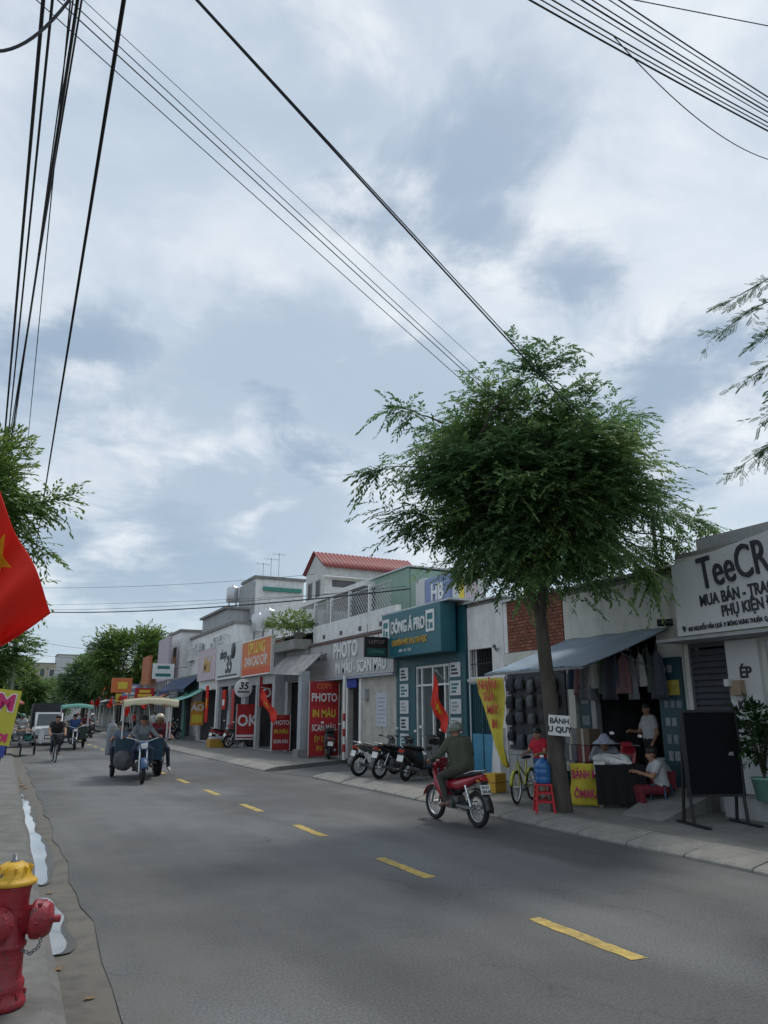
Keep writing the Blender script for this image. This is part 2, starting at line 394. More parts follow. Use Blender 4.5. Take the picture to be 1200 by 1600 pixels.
def helmet(p, m, visor=True):
    hd = Vector(p['hd']); b = MB(); b.ball(hd+Vector((0,-.012,.03)), (.128,.145,.125), 20, 12, 0, 0, PI*.60)
    b.torus(hd+Vector((0,-.012,-.008)), (0,0,1), .126, .011, 24, 6, 0)
    o = b.build('helmet', m, p); o.modifiers.new('t', 'SOLIDIFY').thickness = .006
    if visor:
        v = MB(); v.grid(lambda a, c: (hd.x+.12*math.sin((a-.5)*2.2), hd.y+(.105+.075*c)*math.cos((a-.5)*2.2)+.01, hd.z+.045-.02*c), 12, 3)
        v.build('helmet_peak', black, o, solid=.005)
    s = MB(); s.tube([hd+Vector((-.115,0,0)), hd+Vector((-.085,.03,-.08)), hd+Vector((0,.05,-.13)), hd+Vector((.085,.03,-.08)), hd+Vector((.115,0,0))], .006, 6)
    s.build('chin_strap', black, o)
def cone_hat(p, m, r=.2, h=.13):
    hd = Vector(p['hd']); b = MB()
    b.lathe([(.008, h), (.045, h*.92), (.085, h*.62), (.10, h*.35), (r*.75, .0), (r, -.045)], hd+Vector((0,-.01,.03)), 24)
    b.build('hat', m, p, solid=.006)
# ------------------------------------------------------------------ lettering
def text(name, s, size, m, parent, loc, rot=(PI/2,0,0), ext=.006, align='CENTER', bold=0.0, sx=1.0, shear=0.0):
    c = bpy.data.curves.new(name, 'FONT'); c.body = s; c.size = size; c.extrude = ext; c.align_x = align; c.align_y = 'CENTER'
    c.offset = bold; c.resolution_u = 3; c.shear = shear
    o = bpy.data.objects.new('tmp', c); me = bpy.data.meshes.new_from_object(o)
    bpy.data.objects.remove(o); bpy.data.curves.remove(c)
    me.materials.clear(); me.materials.append(m)
    t = bpy.data.objects.new(name, me); COL.objects.link(t); t.parent = parent
    t.location = loc; t.rotation_euler = rot; t.scale = (sx, 1, 1)
    return t
# ------------------------------------------------------------------ ground, road, kerbs, pavements
def asphalt():
    m = bpy.data.materials.new('asphalt'); m.use_nodes = True; nt = m.node_tree; N = nt.nodes; L = nt.links; b = N['Principled BSDF']
    tc = N.new('ShaderNodeTexCoord')
    def noise(sc, det=6, ro=.6, st=(1,1,1), off=(0,0,0)):
        mp = N.new('ShaderNodeMapping'); mp.inputs['Scale'].default_value = st; mp.inputs['Location'].default_value = off; L.new(tc.outputs['Object'], mp.inputs[0])
        t = N.new('ShaderNodeTexNoise'); L.new(mp.outputs[0], t.inputs['Vector']); t.inputs['Scale'].default_value = sc; t.inputs['Detail'].default_value = det; t.inputs['Roughness'].default_value = ro
        return t.outputs[0]
    def rng(x, a, b_, c, d):
        r = N.new('ShaderNodeMapRange'); r.interpolation_type = 'SMOOTHSTEP'; L.new(x, r.inputs[0])
        for i, q in enumerate((a, b_, c, d)): r.inputs[i+1].default_value = q
        return r.outputs[0]
    def mul(a, b_):
        r = N.new('ShaderNodeMath'); r.operation = 'MULTIPLY'; L.new(a, r.inputs[0]); L.new(b_, r.inputs[1]); return r.outputs[0]
    patch = rng(noise(.32, 3, .5, (1,.45,1), (1.7,.6,0)), .42, .58, .76, 1.26)      # worn and relaid areas
    track = rng(noise(1.0, 3, .5, (1.1,.06,1)), .35, .65, .90, 1.10)             # wheel tracks along the street
    spk = rng(noise(48, 5, .8), .3, .7, .5, 1.5)                             # aggregate
    spot = rng(noise(2.4, 8, .75, (1,1,1), (4,4,0)), .28, .42, .78, 1.0)         # oil and damp spots
    v = mul(mul(patch, track), mul(spk, spot))
    col = N.new('ShaderNodeMix'); col.data_type = 'RGBA'; col.blend_type = 'MULTIPLY'; col.inputs[0].default_value = 1
    col.inputs[6].default_value = (.104,.105,.103,1)
    L.new(v, col.inputs[7])
    dust = rng(noise(.9, 6, .65, (1,.35,1), (9,2,0)), .56, .78, 0, .35)
    sep = N.new('ShaderNodeSeparateXYZ'); L.new(tc.outputs['Object'], sep.inputs[0])
    edge = rng(sep.outputs[0], 2.6, .9, 0, 1)
    dm = N.new('ShaderNodeMath'); dm.operation = 'MAXIMUM'; L.new(mul(edge, rng(noise(1.6, 7, .7, (1,.5,1)), .36, .62, 0, .55)), dm.inputs[0]); L.new(dust, dm.inputs[1])
    mx = N.new('ShaderNodeMix'); mx.data_type = 'RGBA'; L.new(dm.outputs[0], mx.inputs[0]); L.new(col.outputs[2], mx.inputs[6]); mx.inputs[7].default_value = (.12,.112,.095,1)
    # hairline cracks, only in some areas
    wn = N.new('ShaderNodeTexNoise'); wn.inputs['Scale'].default_value = 2.2; wn.inputs['Detail'].default_value = 5; L.new(tc.outputs['Object'], wn.inputs['Vector'])
    va = N.new('ShaderNodeVectorMath'); va.operation = 'MULTIPLY_ADD'; L.new(wn.outputs['Color'], va.inputs[0]); va.inputs[1].default_value = (.9,.9,0); L.new(tc.outputs['Object'], va.inputs[2])
    vo = N.new('ShaderNodeTexVoronoi'); vo.feature = 'DISTANCE_TO_EDGE'; vo.inputs['Scale'].default_value = .42; L.new(va.outputs[0], vo.inputs['Vector'])
    crk = mul(rng(vo.outputs['Distance'], .008, .0, 0, 1), rng(noise(.35, 3, .5, (1,.6,1), (6,1,0)), .46, .60, 0, .55))
    ck = N.new('ShaderNodeMix'); ck.data_type = 'RGBA'; L.new(crk, ck.inputs[0]); L.new(mx.outputs[2], ck.inputs[6]); ck.inputs[7].default_value = (.035,.034,.032,1)
    L.new(ck.outputs[2], b.inputs['Base Color'])
    L.new(rng(noise(.6, 4, .6), .3, .7, .62, .85), b.inputs['Roughness'])
    bp = N.new('ShaderNodeBump'); bp.inputs['Strength'].default_value = .35; bp.inputs['Distance'].default_value = .01
    L.new(noise(120, 3, .7), bp.inputs['Height']); L.new(bp.outputs[0], b.inputs['Normal'])
    return m
ASPH = asphalt()
paint = mat('road_paint', (.50,.35,.09), .75, var=.3, scale=14, bump=.3, grime=.8, grime_col=(.13,.11,.07), chips=(.60,16,(.10,.098,.09)))
earth = mat('bare_ground', (.17,.15,.12), .95, var=.25, scale=.8)
pave = mat('pavement_concrete', (.19,.185,.17), .9, var=.22, scale=1.6, bump=.3, bscale=28, grime=.5, grime_col=(.10,.095,.085))
gutter = mat('gutter_concrete', (.13,.118,.10), .85, var=.45, scale=2.6, bump=.35, bscale=26, grime=.6, grime_col=(.06,.055,.045))
def flat(name, pts, z, m):
    b = MB(); b.add([(x, y, z) for x, y in pts], [tuple(range(len(pts)))]); return b.build(name, m)
tag(flat('ground', [(-900,-300),(900,-300),(900,2500),(-900,2500)], -.06, earth), kind='structure')
def road_mesh():
    b = MB(); ys = list(np.arange(-14, 60, .6))+[60,80,120,200,500]
    n = len(ys); lx = []
    for y in ys: lx.append(.87 + .03*math.sin(y*1.9)+.02*math.sin(y*4.3+1) - max(0, y-16)*.004 if y < 60 else .7)
    vs = [(lx[i], ys[i], 0) for i in range(n)]+[(7.95, ys[i], 0) for i in range(n)]
    b.add(vs, [(i, n+i, n+i+1, i+1) for i in range(n-1)]); return b.build('road', ASPH)
road = tag(road_mesh(), kind='structure')
# worn yellow dashes on the centre line
for k in range(-3, 22):
    y0 = 4.69+k*3.135; b = MB(); nx = 14
    jit = [random.uniform(-.012,.012) for _ in range(2*nx+4)]
    vs = [(4.37+jit[i], y0+1.26*i/nx+(jit[i+1] if i in (0,nx) else 0), .004) for i in range(nx+1)]+[(4.51+jit[nx+i], y0+1.26*i/nx+(jit[i] if i in (0,nx) else 0), .004) for i in range(nx+1)]
    b.add(vs, [(i, nx+1+i, nx+2+i, i+1) for i in range(nx)]); b.build('centre_line_dash', paint, road)
# left side: concrete gutter, low kerb, pavement
def strip(name, prof, y0, y1, m, step=.5, rough=.006):
    """cross-section prof [(x, z)] swept along the street with small unevenness"""
    b = MB(); ys = np.arange(y0, y1+.001, step); k = len(prof)
    vs = [(x+random.uniform(-rough, rough)*1.5, y, z+random.uniform(-rough, rough)*.5) for y in ys for x, z in prof]
    b.add(vs, [(i*k+j, i*k+j+1, (i+1)*k+j+1, (i+1)*k+j) for i in range(len(ys)-1) for j in range(k-1)]); return b.build(name, m)
tag(strip('gutter', [(.40,-.012),(.62,-.016),(.96,-.006)], -14, 70, gutter), kind='structure')
leftp = mat('left_pavement', (.155,.15,.14), .9, var=.3, scale=2.2, bump=.5, bscale=26, grime=.7, grime_col=(.075,.07,.06), chips=(.62,3.5,(.10,.095,.085)))
pav_l = tag(strip('pavement_left', [(-6,.07),(-2,.07),(.36,.062),(.47,.05),(.56,-.03)], -14, 120, leftp, .8, .010), kind='structure')
for k in range(8):                          # loose paving tiles by the hydrant
    for q in range(3):
        b = MB(); b.box(-.145,.145,-.145,.145,0,.012)
        o = b.build('paving_tile', mat('grey_tile', (.33,.34,.34), .7, var=.2, bump=.2), pav_l, (.16-.30*q, 3.05+.30*k, .068), random.uniform(-.02,.02), bevel=.004)
    if 3.05+.3*k > 4.8: break
# standing water in the gutter
def puddle(y0, y1, xa, xb, label, seed):
    rs = random.Random(seed); n = 90; ph = [rs.uniform(0,6) for _ in range(6)]; L_, R_ = [], []
    for i in range(n+1):
        t = i/n; y = y0+(y1-y0)*t; w = math.sin(PI*min(1, max(0, t)))**.35
        jag = sum(.022/(q+1)**.6*math.sin(y*(1.1+1.37*q)+ph[q]) for q in range(6))+.05*max(0, 1-(y-9)/6)+rs.uniform(-.004,.004)
        sl = -.008*max(0, y-9)
        mid = (xa+xb)/2+sl
        L_.append((mid-(mid-xa-sl)*w+rs.uniform(-.01,.01), y)); R_.append((max(mid-.1, mid+(xb+sl-mid+jag)*w), y))
    b = MB(); vs = [(x, y, -.002) for x, y in L_]+[(x, y, -.002) for x, y in R_]
    b.add(vs, [(i, n+1+i, n+2+i, i+1) for i in range(n)])
    o = b.build('puddle', WATER); tag(o, label, 'puddle', kind='structure')
    w = MB(); cx = lambda i: (L_[i][0]+R_[i][0])/2
    vs = [(L_[i][0]-.03, L_[i][1], -.0045) for i in range(n+1)]+[(R_[i][0]+.05+.03*math.sin(R_[i][1]*1.3)+.015*math.sin(R_[i][1]*3.7), R_[i][1], -.0045) for i in range(n+1)]
    w.add(vs, [(i, n+1+i, n+2+i, i+1) for i in range(n)]); w.build('wet_margin', mat('wet_silt', (.055,.05,.042), .4, var=.3, scale=8, bump=.4), o)
WATER = bpy.data.materials.new('still_water'); WATER.use_nodes = True
_b = WATER.node_tree.nodes['Principled BSDF']; _b.inputs['Base Color'].default_value = (.06,.058,.05,1); _b.inputs['Roughness'].default_value = .03; _b.inputs['IOR'].default_value = 1.33
_b.inputs['Specular IOR Level'].default_value = .9; _b.inputs['Coat Weight'].default_value = 1.0; _b.inputs['Coat IOR'].default_value = 1.55; _b.inputs['Coat Roughness'].default_value = .02
puddle(9.35, 20.6, .43, .69, 'long puddle of rain water in the left gutter', 3)
puddle(6.75, 8.75, .45, .62, 'small puddle in the gutter behind the hydrant', 8)
leafm = mat('dry_leaf', (.20,.12,.05), .8)
for k, (x, y) in enumerate(((.53,21.6),(.48,22.4),(.60,20.9),(.45,23.2),(.50,24.4),(.62,8.95),(.55,6.4),(.70,5.7))):
    b = MB(); r = .035 if k > 4 else .10
    for q in range(5 if k < 5 else 2):
        a = random.uniform(0, 6); ox, oy = random.uniform(-.09,.09)*(k < 4), random.uniform(-.2,.2)*(k < 4)
        b.add([(ox+r*math.cos(a+i*1.05)*(1 if i%3 else .5), oy+r*math.sin(a+i*1.05)*(1 if i%3 else .5), -.003+random.uniform(0,.006)) for i in range(6)], [(0,1,2,3,4,5)])
    tag(b.build('litter', leafm, None, (x, y, .0)), 'heap of dry leaves lying along the far left gutter' if k < 5 else 'few dry leaves on the gutter behind the hydrant', 'litter', 'dry leaves in the gutter')
# right side: sloped kerb stones and pavement, broken by an asphalt driveway apron
kerbm = mat('kerb_concrete', (.26,.248,.225), .9, var=.2, bump=.5, grime=.8, grime_col=(.10,.095,.08), chips=(.63,7,(.14,.13,.11)))
PZ = .13
pr = MB()
def pav(y0, y1, xk):
    pr.add([(xk, y0, PZ),(xk, y1, PZ),(16, y1, PZ),(16, y0, PZ)], [(0,3,2,1)])
    pr.add([(xk, y0, PZ),(16, y0, PZ),(16, y0, -.05),(xk, y0, -.05)], [(0,1,2,3)]); pr.add([(xk, y1, PZ),(16, y1, PZ),(16, y1, -.05),(xk, y1, -.05)], [(3,2,1,0)])
pav(-14, 20.4, 8.35); pav(26.0, 160, 7.79)
pr.add([(7.79,23.2,PZ),(11.6,26.0,PZ),(7.79,26.0,PZ),(7.79,23.2,-.05),(11.6,26.0,-.05)], [(0,1,2),(0,3,4,1)])
pav_r = tag(pr.build('pavement_right', pave), kind='structure')
def kerb_stone(i, L_=1.0, x0=7.86, x1=8.425):
    b = MB(); c = .012
    x1 -= x0; b.prism([(0,-.04),(x1,-.04),(x1,PZ+.012),(x1-.10,PZ+.006),(.05,.055),(0,.03)], c, L_-c, 'xz')
    return b
protos = None
def kerbs(y0, y1, x0, x1, L_):
    global protos
    b = kerb_stone(0, L_, x0, x1); o = b.build('kerb_stone', kerbm, pav_r, (x0, y0, 0), bevel=.010); me = o.data
    y = y0+L_
    while y < y1-.01:
        q = o.copy(); COL.objects.link(q); q.location = (x0+random.uniform(-.012,.012), y, random.uniform(-.004,.004)); q.rotation_euler = (random.uniform(-.006,.006), random.uniform(-.012,.012), random.uniform(-.006,.006)); y += L_
kerbs(-9.6, 20.4, 7.86, 8.425, 1.0)
kerbs(23.2, 70, 7.36, 7.855, 1.2)
tag(flat('driveway_apron', [(7.95,20.4),(11.4,20.4),(11.4,25.9),(7.86,23.2),(7.40,23.0)], .006, mat('apron_asphalt', (.095,.098,.10), .85, var=.2, scale=1.3, bump=.3)), kind='structure')
# ------------------------------------------------------------------ buildings
def wall(b, w, h, t, holes=(), z0=0.0, x0=0.0, y0=0.0, mi=None):
    """front wall from x0 to x0+w, z0 to h with rectangular openings (xa, xb, za, zb)"""
    xs = sorted({x0, x0+w, *[q for o in holes for q in o[:2]]})
    for a, c in zip(xs[:-1], xs[1:]):
        hs = sorted([(o[2], o[3]) for o in holes if o[0] <= a+1e-6 and o[1] >= c-1e-6]); z = z0
        for u, v in hs:
            if u > z+1e-6: b.box(a, c, y0, y0+t, z, u, mi)
            z = max(z, v)
        if z < h-1e-6: b.box(a, c, y0, y0+t, z, h, mi)
    return b
def bldg(name, label, X, yfar, cat='shop'): return thing(name, label, cat, (X, yfar, 0), STREET)
def shell(t, w, h, d, m, holes=(), zb=0.0, wt=.18, side=True, rear=True, floor_z=.15, fm=None, inner=None, top=None):
    """front wall with openings, side walls, rear wall, floor and ceiling"""
    wall(MB(), w, h, wt, holes, zb).build('front_wall', m, t)
    b = MB(); b.box(0, wt, wt, d, zb, h); b.box(w-wt, w, wt, d, zb, h); b.box(wt, w-wt, d-wt, d, zb, h); b.build('wall', m, t)
    if holes:
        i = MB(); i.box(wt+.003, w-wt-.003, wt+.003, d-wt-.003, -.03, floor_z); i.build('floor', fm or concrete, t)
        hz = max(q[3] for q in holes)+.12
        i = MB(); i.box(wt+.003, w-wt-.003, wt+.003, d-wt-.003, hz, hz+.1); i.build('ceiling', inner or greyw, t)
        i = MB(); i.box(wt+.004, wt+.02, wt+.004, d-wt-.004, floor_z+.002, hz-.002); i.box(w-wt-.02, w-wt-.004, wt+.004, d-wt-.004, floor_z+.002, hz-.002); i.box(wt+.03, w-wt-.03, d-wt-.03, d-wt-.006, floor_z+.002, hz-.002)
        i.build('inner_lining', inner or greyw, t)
    b = MB(); b.box(.01, w-.01, .01, d-.01, h+.001, h+.09); b.build('roof_slab', top or concrete, t)
def corr(b, w, l, amp=.02, pitch=.18, z0=0, z1=0, x0=0, y0=0, nl=2, mi=None):
    n = int(w/pitch*4)
    b.grid(lambda u, v: (x0+u*w, y0+v*l, z0+(z1-z0)*v+amp*math.sin(2*PI*u*w/pitch)), n, nl, mi)
tin = mat('tin_sheet', (.50,.52,.53), .5, .3, var=.2, grime=.4, grime_col=(.28,.19,.13))
cement_roof = mat('cement_roof', (.45,.44,.42), .9, var=.2, scale=4, grime=.5, grime_col=(.17,.15,.13))
awn = mat('blue_grey_sheet', (.26,.34,.42), .5, .2, var=.12, grime=.35, grime_col=(.16,.19,.2))
teal = mat('teal_panel', (.012,.085,.108), .45, var=.12, grime=.25, grime_col=(.02,.06,.07))
tealsign = mat('teal_sign', (.02,.13,.165), .42, var=.1)
signwhite = mat('sign_panel', (.60,.61,.61), .5, var=.05, scale=1.5, grime=.18, grime_col=(.34,.34,.34))
greysign = mat('grey_sign_panel', (.42,.41,.41), .55, var=.08, grime=.3, grime_col=(.26,.25,.25))
black_l = mat('black_letters', (.035,.036,.042), .6)
white_l = mat('white_letters', (.74,.74,.73), .5)
gold_l = mat('gold_letters', (.55,.33,.05), .45)
teal_l = mat('teal_letters', (.02,.16,.18), .5)
yel_l = mat('yellow_letters', (.72,.56,.06), .5)
red_l = mat('red_letters', (.50,.03,.03), .5)
mag_l = mat('magenta_letters', (.55,.02,.14), .5)
redb = mat('red_banner', (.40,.022,.025), .6, var=.15)
orangeb = mat('orange_banner', (.62,.17,.05), .6, var=.12)
yellowb = mat('yellow_banner', (.55,.46,.05), .7, var=.12)
pinkb = mat('pink_panel', (.55,.45,.50), .6, var=.08, grime=.2, grime_col=(.4,.34,.36))
blueb = mat('blue_panel', (.20,.27,.48), .5, var=.1)
blueg = mat('sky_blue_gate', (.07,.29,.46), .5, var=.15, grime=.3, grime_col=(.05,.15,.22))
brickm = [mat('brick_%d' % i, c, .9, var=.2, bump=.3, scale=8) for i, c in enumerate(((.24,.085,.055),(.29,.11,.07),(.20,.075,.05)))]
mortar = mat('mortar', (.26,.22,.19), .95, bump=.3)
redroof = mat('red_roof_sheet', (.23,.04,.038), .6, var=.15, grime=.3, grime_col=(.16,.06,.05))
greenm = mat('green_cladding', (.27,.40,.33), .6, var=.1, grime=.3, grime_col=(.2,.27,.22))

# --- phone repair shop with the big white sign (right edge)
t = bldg('shop_building', 'white shop with dark louvred shutter beneath the big slanted white sign', 11.3, 10.14)
shell(t, 5.2, 4.62, 6, cream, [(.10,.94,.45,3.0),(1.72,4.9,.45,2.95)], floor_z=.45, inner=dark)
b = MB(); b.box(.06,.98,-.16,-.02,.13,.45); b.box(1.0,5.2,-.55,-.002,.12,.45); b.build('plinth', greyw, t, bevel=.01)
b = MB(); b.box(0,5.2,-.68,-.002,3.0,3.05); b.build('canopy_slab', greyw, t)
sh = MB(); sh.box(.10,.15,.02,.10,.45,3.0); sh.box(.89,.94,.02,.10,.45,3.0); sh.box(.15,.89,.02,.10,2.92,3.0); sh = sh.build('shutter_frame', mat('slate_paint', (.085,.09,.105), .5), t)
for k in range(22):
    b = MB(); b.cbox((.52,.055,.52+k*.11), (.74,.012,.12), (R(-32),0,0)); b.build('slat', MATS['slate_paint'], sh)
b = MB(); b.box(1.72,1.82,.03,.13,.45,2.95); b.box(4.8,4.9,.03,.13,.45,2.95); b.box(1.82,4.8,.03,.13,2.86,2.95); b.box(3.26,3.34,.03,.13,.45,2.86); df = b.build('door_frame', alu, t)
b = MB(); b.box(1.83,3.25,.075,.085,.46,2.85); b.build('pane', GLASS, df); b = MB(); b.box(3.35,4.79,.075,.085,.46,2.85); b.build('pane', GLASS, df)
# column with vertical lettering
b = MB(); b.box(.98,1.62,-.07,-.003,.46,2.98); b.build('column_face', signwhite, t)
for s, z, sz in (('ÉP',2.42,.26),('KÍNH',1.88,.20)): text('lettering', s, sz, black_l, t, (1.34,-.08,z), bold=.008, sx=.9)
for z in (1.72,1.62): 
    b = MB(); b.box(1.12,1.56,-.085,-.072,z,z+.04); b.build('printed_stripe', mat('pale_green_print', (.30,.42,.38), .6), t)
b = MB(); b.box(1.08,1.30,-.20,-.073,2.05,2.30); b.box(1.16,1.22,-.21,-.2,2.12,2.16); b.build('meter_box', mat('cardboard', (.34,.25,.17), .8), t, bevel=.01)
b = MB(); b.box(1.06,1.16,-.30,-.202,2.2,2.32); b.build('meter_cover', signwhite, t)
b = MB(); b.box(.3,2.5,.3,1.5,4.715,5.0); b.build('roof_parapet', greyw, t)
b = MB(); b.box(1.95,2.1,.5,.65,5.0,5.75); b.build('roof_post', mat('raw_brick_post', (.42,.31,.26), .9, bump=.3), t)
# its sign
s = thing('shop_sign', 'big white sign with raised black letters above the louvred shutter', 'sign', (10.6, 9.6, 0), STREET)
b = MB(); b.prism([(0,3.07),(4.2,3.09),(4.2,4.85),(0,4.33)], 0, .12, 'xz'); b.build('board', signwhite, s, bevel=.006)
b = MB()
for x in (.3,2.0,3.8): b.box(x,x+.05,.12,.70,3.25,3.30); b.box(x,x+.05,.12,.70,4.15,4.20)
b.build('bracket', steel, s)
rt = (PI/2, R(-3.0), 0)
text('lettering', 'TeeCR', .80, black_l, s, (.60,-.02,4.06), (PI/2, R(-5), 0), ext=.02, align='LEFT', bold=.002, sx=.60)
text('lettering', 'MUA BÁN - TRAO ĐỔI', .27, black_l, s, (.56,-.012,3.62), rt, align='LEFT', bold=.007, sx=.68)
text('lettering', 'PHỤ KIỆN ĐIỆN THOẠI', .255, black_l, s, (.98,-.012,3.40), rt, align='LEFT', bold=.007, sx=.70)
text('lettering', '847 NGUYỄN VĂN QUÁ  P. ĐÔNG HƯNG THUẬN  Q.12  TP.HCM', .105, black_l, s, (.26,-.010,3.17), (PI/2,R(-1),0), align='LEFT', bold=.002, sx=.62)
b = MB(); b.lathe([(.0,0),(.035,0),(.035,.012),(.018,.012),(.018,0)], (.17,-.014,3.205), 16, None, (0,-1,0)); b.prism([(.14,3.19),(.17,3.13),(.2,3.19)], -.016, -.002, 'xz'); b.build('map_pin_mark', black_l, s)

# --- open shop under the blue-grey awning
t = bldg('shop_building', 'white walled open shop with dark interior beneath the sloping blue-grey awning', 11.3, 13.5)
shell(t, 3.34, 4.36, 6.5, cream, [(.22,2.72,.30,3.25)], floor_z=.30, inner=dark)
b = MB(); b.M = Matrix.Rotation(0, 4, 'X'); corr(b, 3.5, 5.2, .022, .2, 4.47, 5.25, -.08, -.25, 4); b.build('roof_sheet', cement_roof, t, solid=.012)
b = MB(); b.box(2.72,3.30,-.07,-.003,.3,2.78); pn = b.build('teal_door_panel', mat('dark_teal', (.012,.055,.075), .5), t)
for k, (z, h_) in enumerate(((2.5,.14),(1.85,.13),(1.52,.15),(1.2,.17),(.9,.17))):
    for q in range(2 + k%2):
        b = MB(); b.box(2.84+q*.15,2.84+q*.15+.11,-.078,-.071,z,z+h_); b.build('sticker', mat('faded_sticker_%d' % (k%2), [(.24,.26,.27),(.15,.18,.2)][k%2], .6, var=.4, scale=18), pn)
b = MB(); b.box(2.76,3.24,-.078,-.071,2.08,2.36); b.build('poster', mat('yellow_poster', (.40,.32,.06), .6, var=.4, scale=7), pn)
b = MB(); b.box(.30,.66,.06,.10,.3,3.0); pl = b.build('teal_door_panel', MATS['dark_teal'], t)
for k in range(5):
    b = MB(); b.box(.36,.60,.05,.058,.6+k*.45,.8+k*.45); b.build('sticker', mat('faded_sticker_1', (.15,.18,.2), .6), pl)
b = MB(); b.box(.70,.84,.02,.16,.3,3.2); b.build('post', greyw, t)
# awning: its own frame and sheets
a = thing('awning', 'sloping blue-grey sheet awning over the dark open shop', 'awning', (11.29, 13.42, 0), STREET)
for k in range(3):
    b = MB(); x0 = .02+k*1.02; n = 30
    b.grid(lambda u, v, x0=x0: (x0+u*1.03, -.02-2.26*v, 3.36-.80*v - .03*math.sin(PI*v)+.006*math.sin(u*30)+.01*math.sin(u*7+v*5)+(.004*k)), 18, 10); b.build('sheet', awn, a, solid=.006)
b = MB(); b.box(.02,3.08,-2.29,-2.25,2.51,2.56); b.box(.02,3.08,-1.2,-1.16,2.87,2.90)
for x in (.06,1.05,2.05,3.02): b.tube([(x,-.05,3.31),(x,-2.26,2.52)], .014, 6)
b.build('frame', steel, a)
b = MB(); b.cyl((3.0,-.30,3.42),(3.22,-.12,3.42),.07,n=12); b.build('roller', black, a)
for x in (.3, 2.8):
    b = MB(); b.tube([(x,-.02,2.45),(x,-1.15,2.87)], .012, 6); b.build('stay', steel, a)
# --- house with raw brick upper wall and display boards below
t = bldg('house', 'narrow house with raw red brick upper wall behind the street tree', 11.3, 15.84, 'house')
wall(MB(), 2.33, 3.22, .2).build('front_wall', greyw, t)
b = MB(); b.box(0,2.33,.03,.2,3.22,4.50); bw = b.build('brick_backing', mortar, t)
b = MB(); b.box(0,.16,-.02,.03,3.22,4.50); b.build('corner_post', white, t); b = MB(); b.box(-.01,2.34,-.06,-.003,2.92,3.20); b.build('lintel', cream, t)
bm_ = None
for r in range(15):
    for k in range(11):
        x = .17+k*.205-(.1 if r%2 else 0); x1 = x+.192
        if x < .16: x = .165
        x1 = min(x1, 2.32)
        if x1-x < .04: continue
        b = MB(); b.box(x,x1,-.012+random.uniform(-.006,.006),.028,3.235+r*.084,3.235+r*.084+.07); b.build('brick', random.choice(brickm), bw)
b = MB(); b.box(0,2.33,.2,6,3.0,4.5); b.build('wall', mortar, t); b = MB(); b.box(-.05,2.36,-.1,6,4.503,4.56); b.build('roof_sheet', tin, t)
b = MB(); b.box(.12,2.30,-.05,-.003,.9,2.85); b.build('display_board', mat('shade_dark_board', (.05,.053,.06), .8, var=.3), t)  # board colour darkened to hold the shade of the awning zone
bagc = [mat('bag_%d' % i, c, .75, var=.3, scale=9) for i, c in enumerate(((.02,.022,.03),(.05,.055,.075),(.10,.105,.12),(.035,.03,.035),(.16,.17,.19)))]
for k in range(20):
    x = .3+(k%5)*.42+random.uniform(-.05,.05); z = 2.6-(k//5)*.42+random.uniform(-.05,.05); w_, h_ = random.uniform(.22,.34), random.uniform(.26,.38)
    g = thing('hanging_bag', 'dark bag, %s row, %s from left, on the display wall by the gate' % (['top','second','third','bottom'][k//5], ['first','second','third','fourth','fifth'][k%5]), 'bag', (11.25, 15.84-x, z-h_), STREET, 'bags hanging on the display wall')
    b = MB(); b.loft([((0,-.07,0),w_*.45,.05),((0,-.08,h_*.4),w_*.5,.07),((0,-.07,h_*.8),w_*.42,.05),((0,-.06,h_*.88),w_*.3,.02)], 12, 3, axis='z'); b.build('pouch', bagc[k%5], g)
    b = MB(); b.tube([(-w_*.25,-.07,h_*.85),(-w_*.1,-.04,h_*1.1),(w_*.1,-.04,h_*1.1),(w_*.25,-.07,h_*.85)], .01, 5); b.build('strap', bagc[(k+1)%4], g)
for k in range(4):
    g = thing('wall_poster', '%s small white notice stuck beside the yellow hanging banner' % ['lowest','second lowest','third lowest','highest'][k], 'poster', (11.24, 15.74, 1.0+k*.42), STREET, 'notices beside the hanging banner')
    b = MB(); b.box(0,.16,-.012,0,0,.34-.05*(k%2)); b.build('sheet', signwhite, g); b = MB(); b.box(.03,.12,-.016,-.0125,.1,.2); b.build('print', black_l, g)
# --- white narrow house with blue gate
t = bldg('house', 'narrow white house with barred window and sky-blue metal gate', 11.28, 17.56, 'house')
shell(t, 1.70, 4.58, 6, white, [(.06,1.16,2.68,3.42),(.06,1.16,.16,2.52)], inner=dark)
g = MB()
for k in range(9): g.box(.12+k*.118,.135+k*.118,.05,.065,2.68,3.42)
g.box(.06,1.16,.045,.07,3.02,3.04); g.build('window_grille', black, t)
gt = MB(); gt.box(.06,.11,.0,.05,.16,2.52); gt.box(1.11,1.16,.0,.05,.16,2.52); gt.box(.11,1.11,0,.05,2.47,2.52); gt.box(.11,1.11,0,.05,.16,.21); gt.box(.59,.63,0,.05,.21,2.47); gt = gt.build('gate', teal, t)
b = MB(); b.box(.11,.585,.01,.03,.22,1.22); b.build('panel', blueg, gt); b = MB(); b.box(.635,1.11,.01,.03,.22,1.22); b.build('panel', blueg, gt)
for k in range(9):
    if k == 4: continue
    b = MB(); b.box(.17+k*.1,.187+k*.1,.015,.032,1.22,2.47); b.build('bar', teal, gt)
b = MB(); b.box(.11,1.11,.035,.045,1.24,2.46); b.build('sheet_behind', mat('dark_teal', (.012,.055,.075), .5), gt)
b = MB(); b.box(-.02,1.72,-.04,-.003,2.56,2.64); b.build('ledge', cream, t); b = MB(); b.prism([(1.25,.14),(1.68,.14),(1.60,1.4),(1.42,1.4)], -.22, -.004, 'xz'); b.build('buttress', white, t)
b = MB(); b.box(-.03,1.73,-.12,6,4.68,4.72); b.build('roof_edge', tin, t)
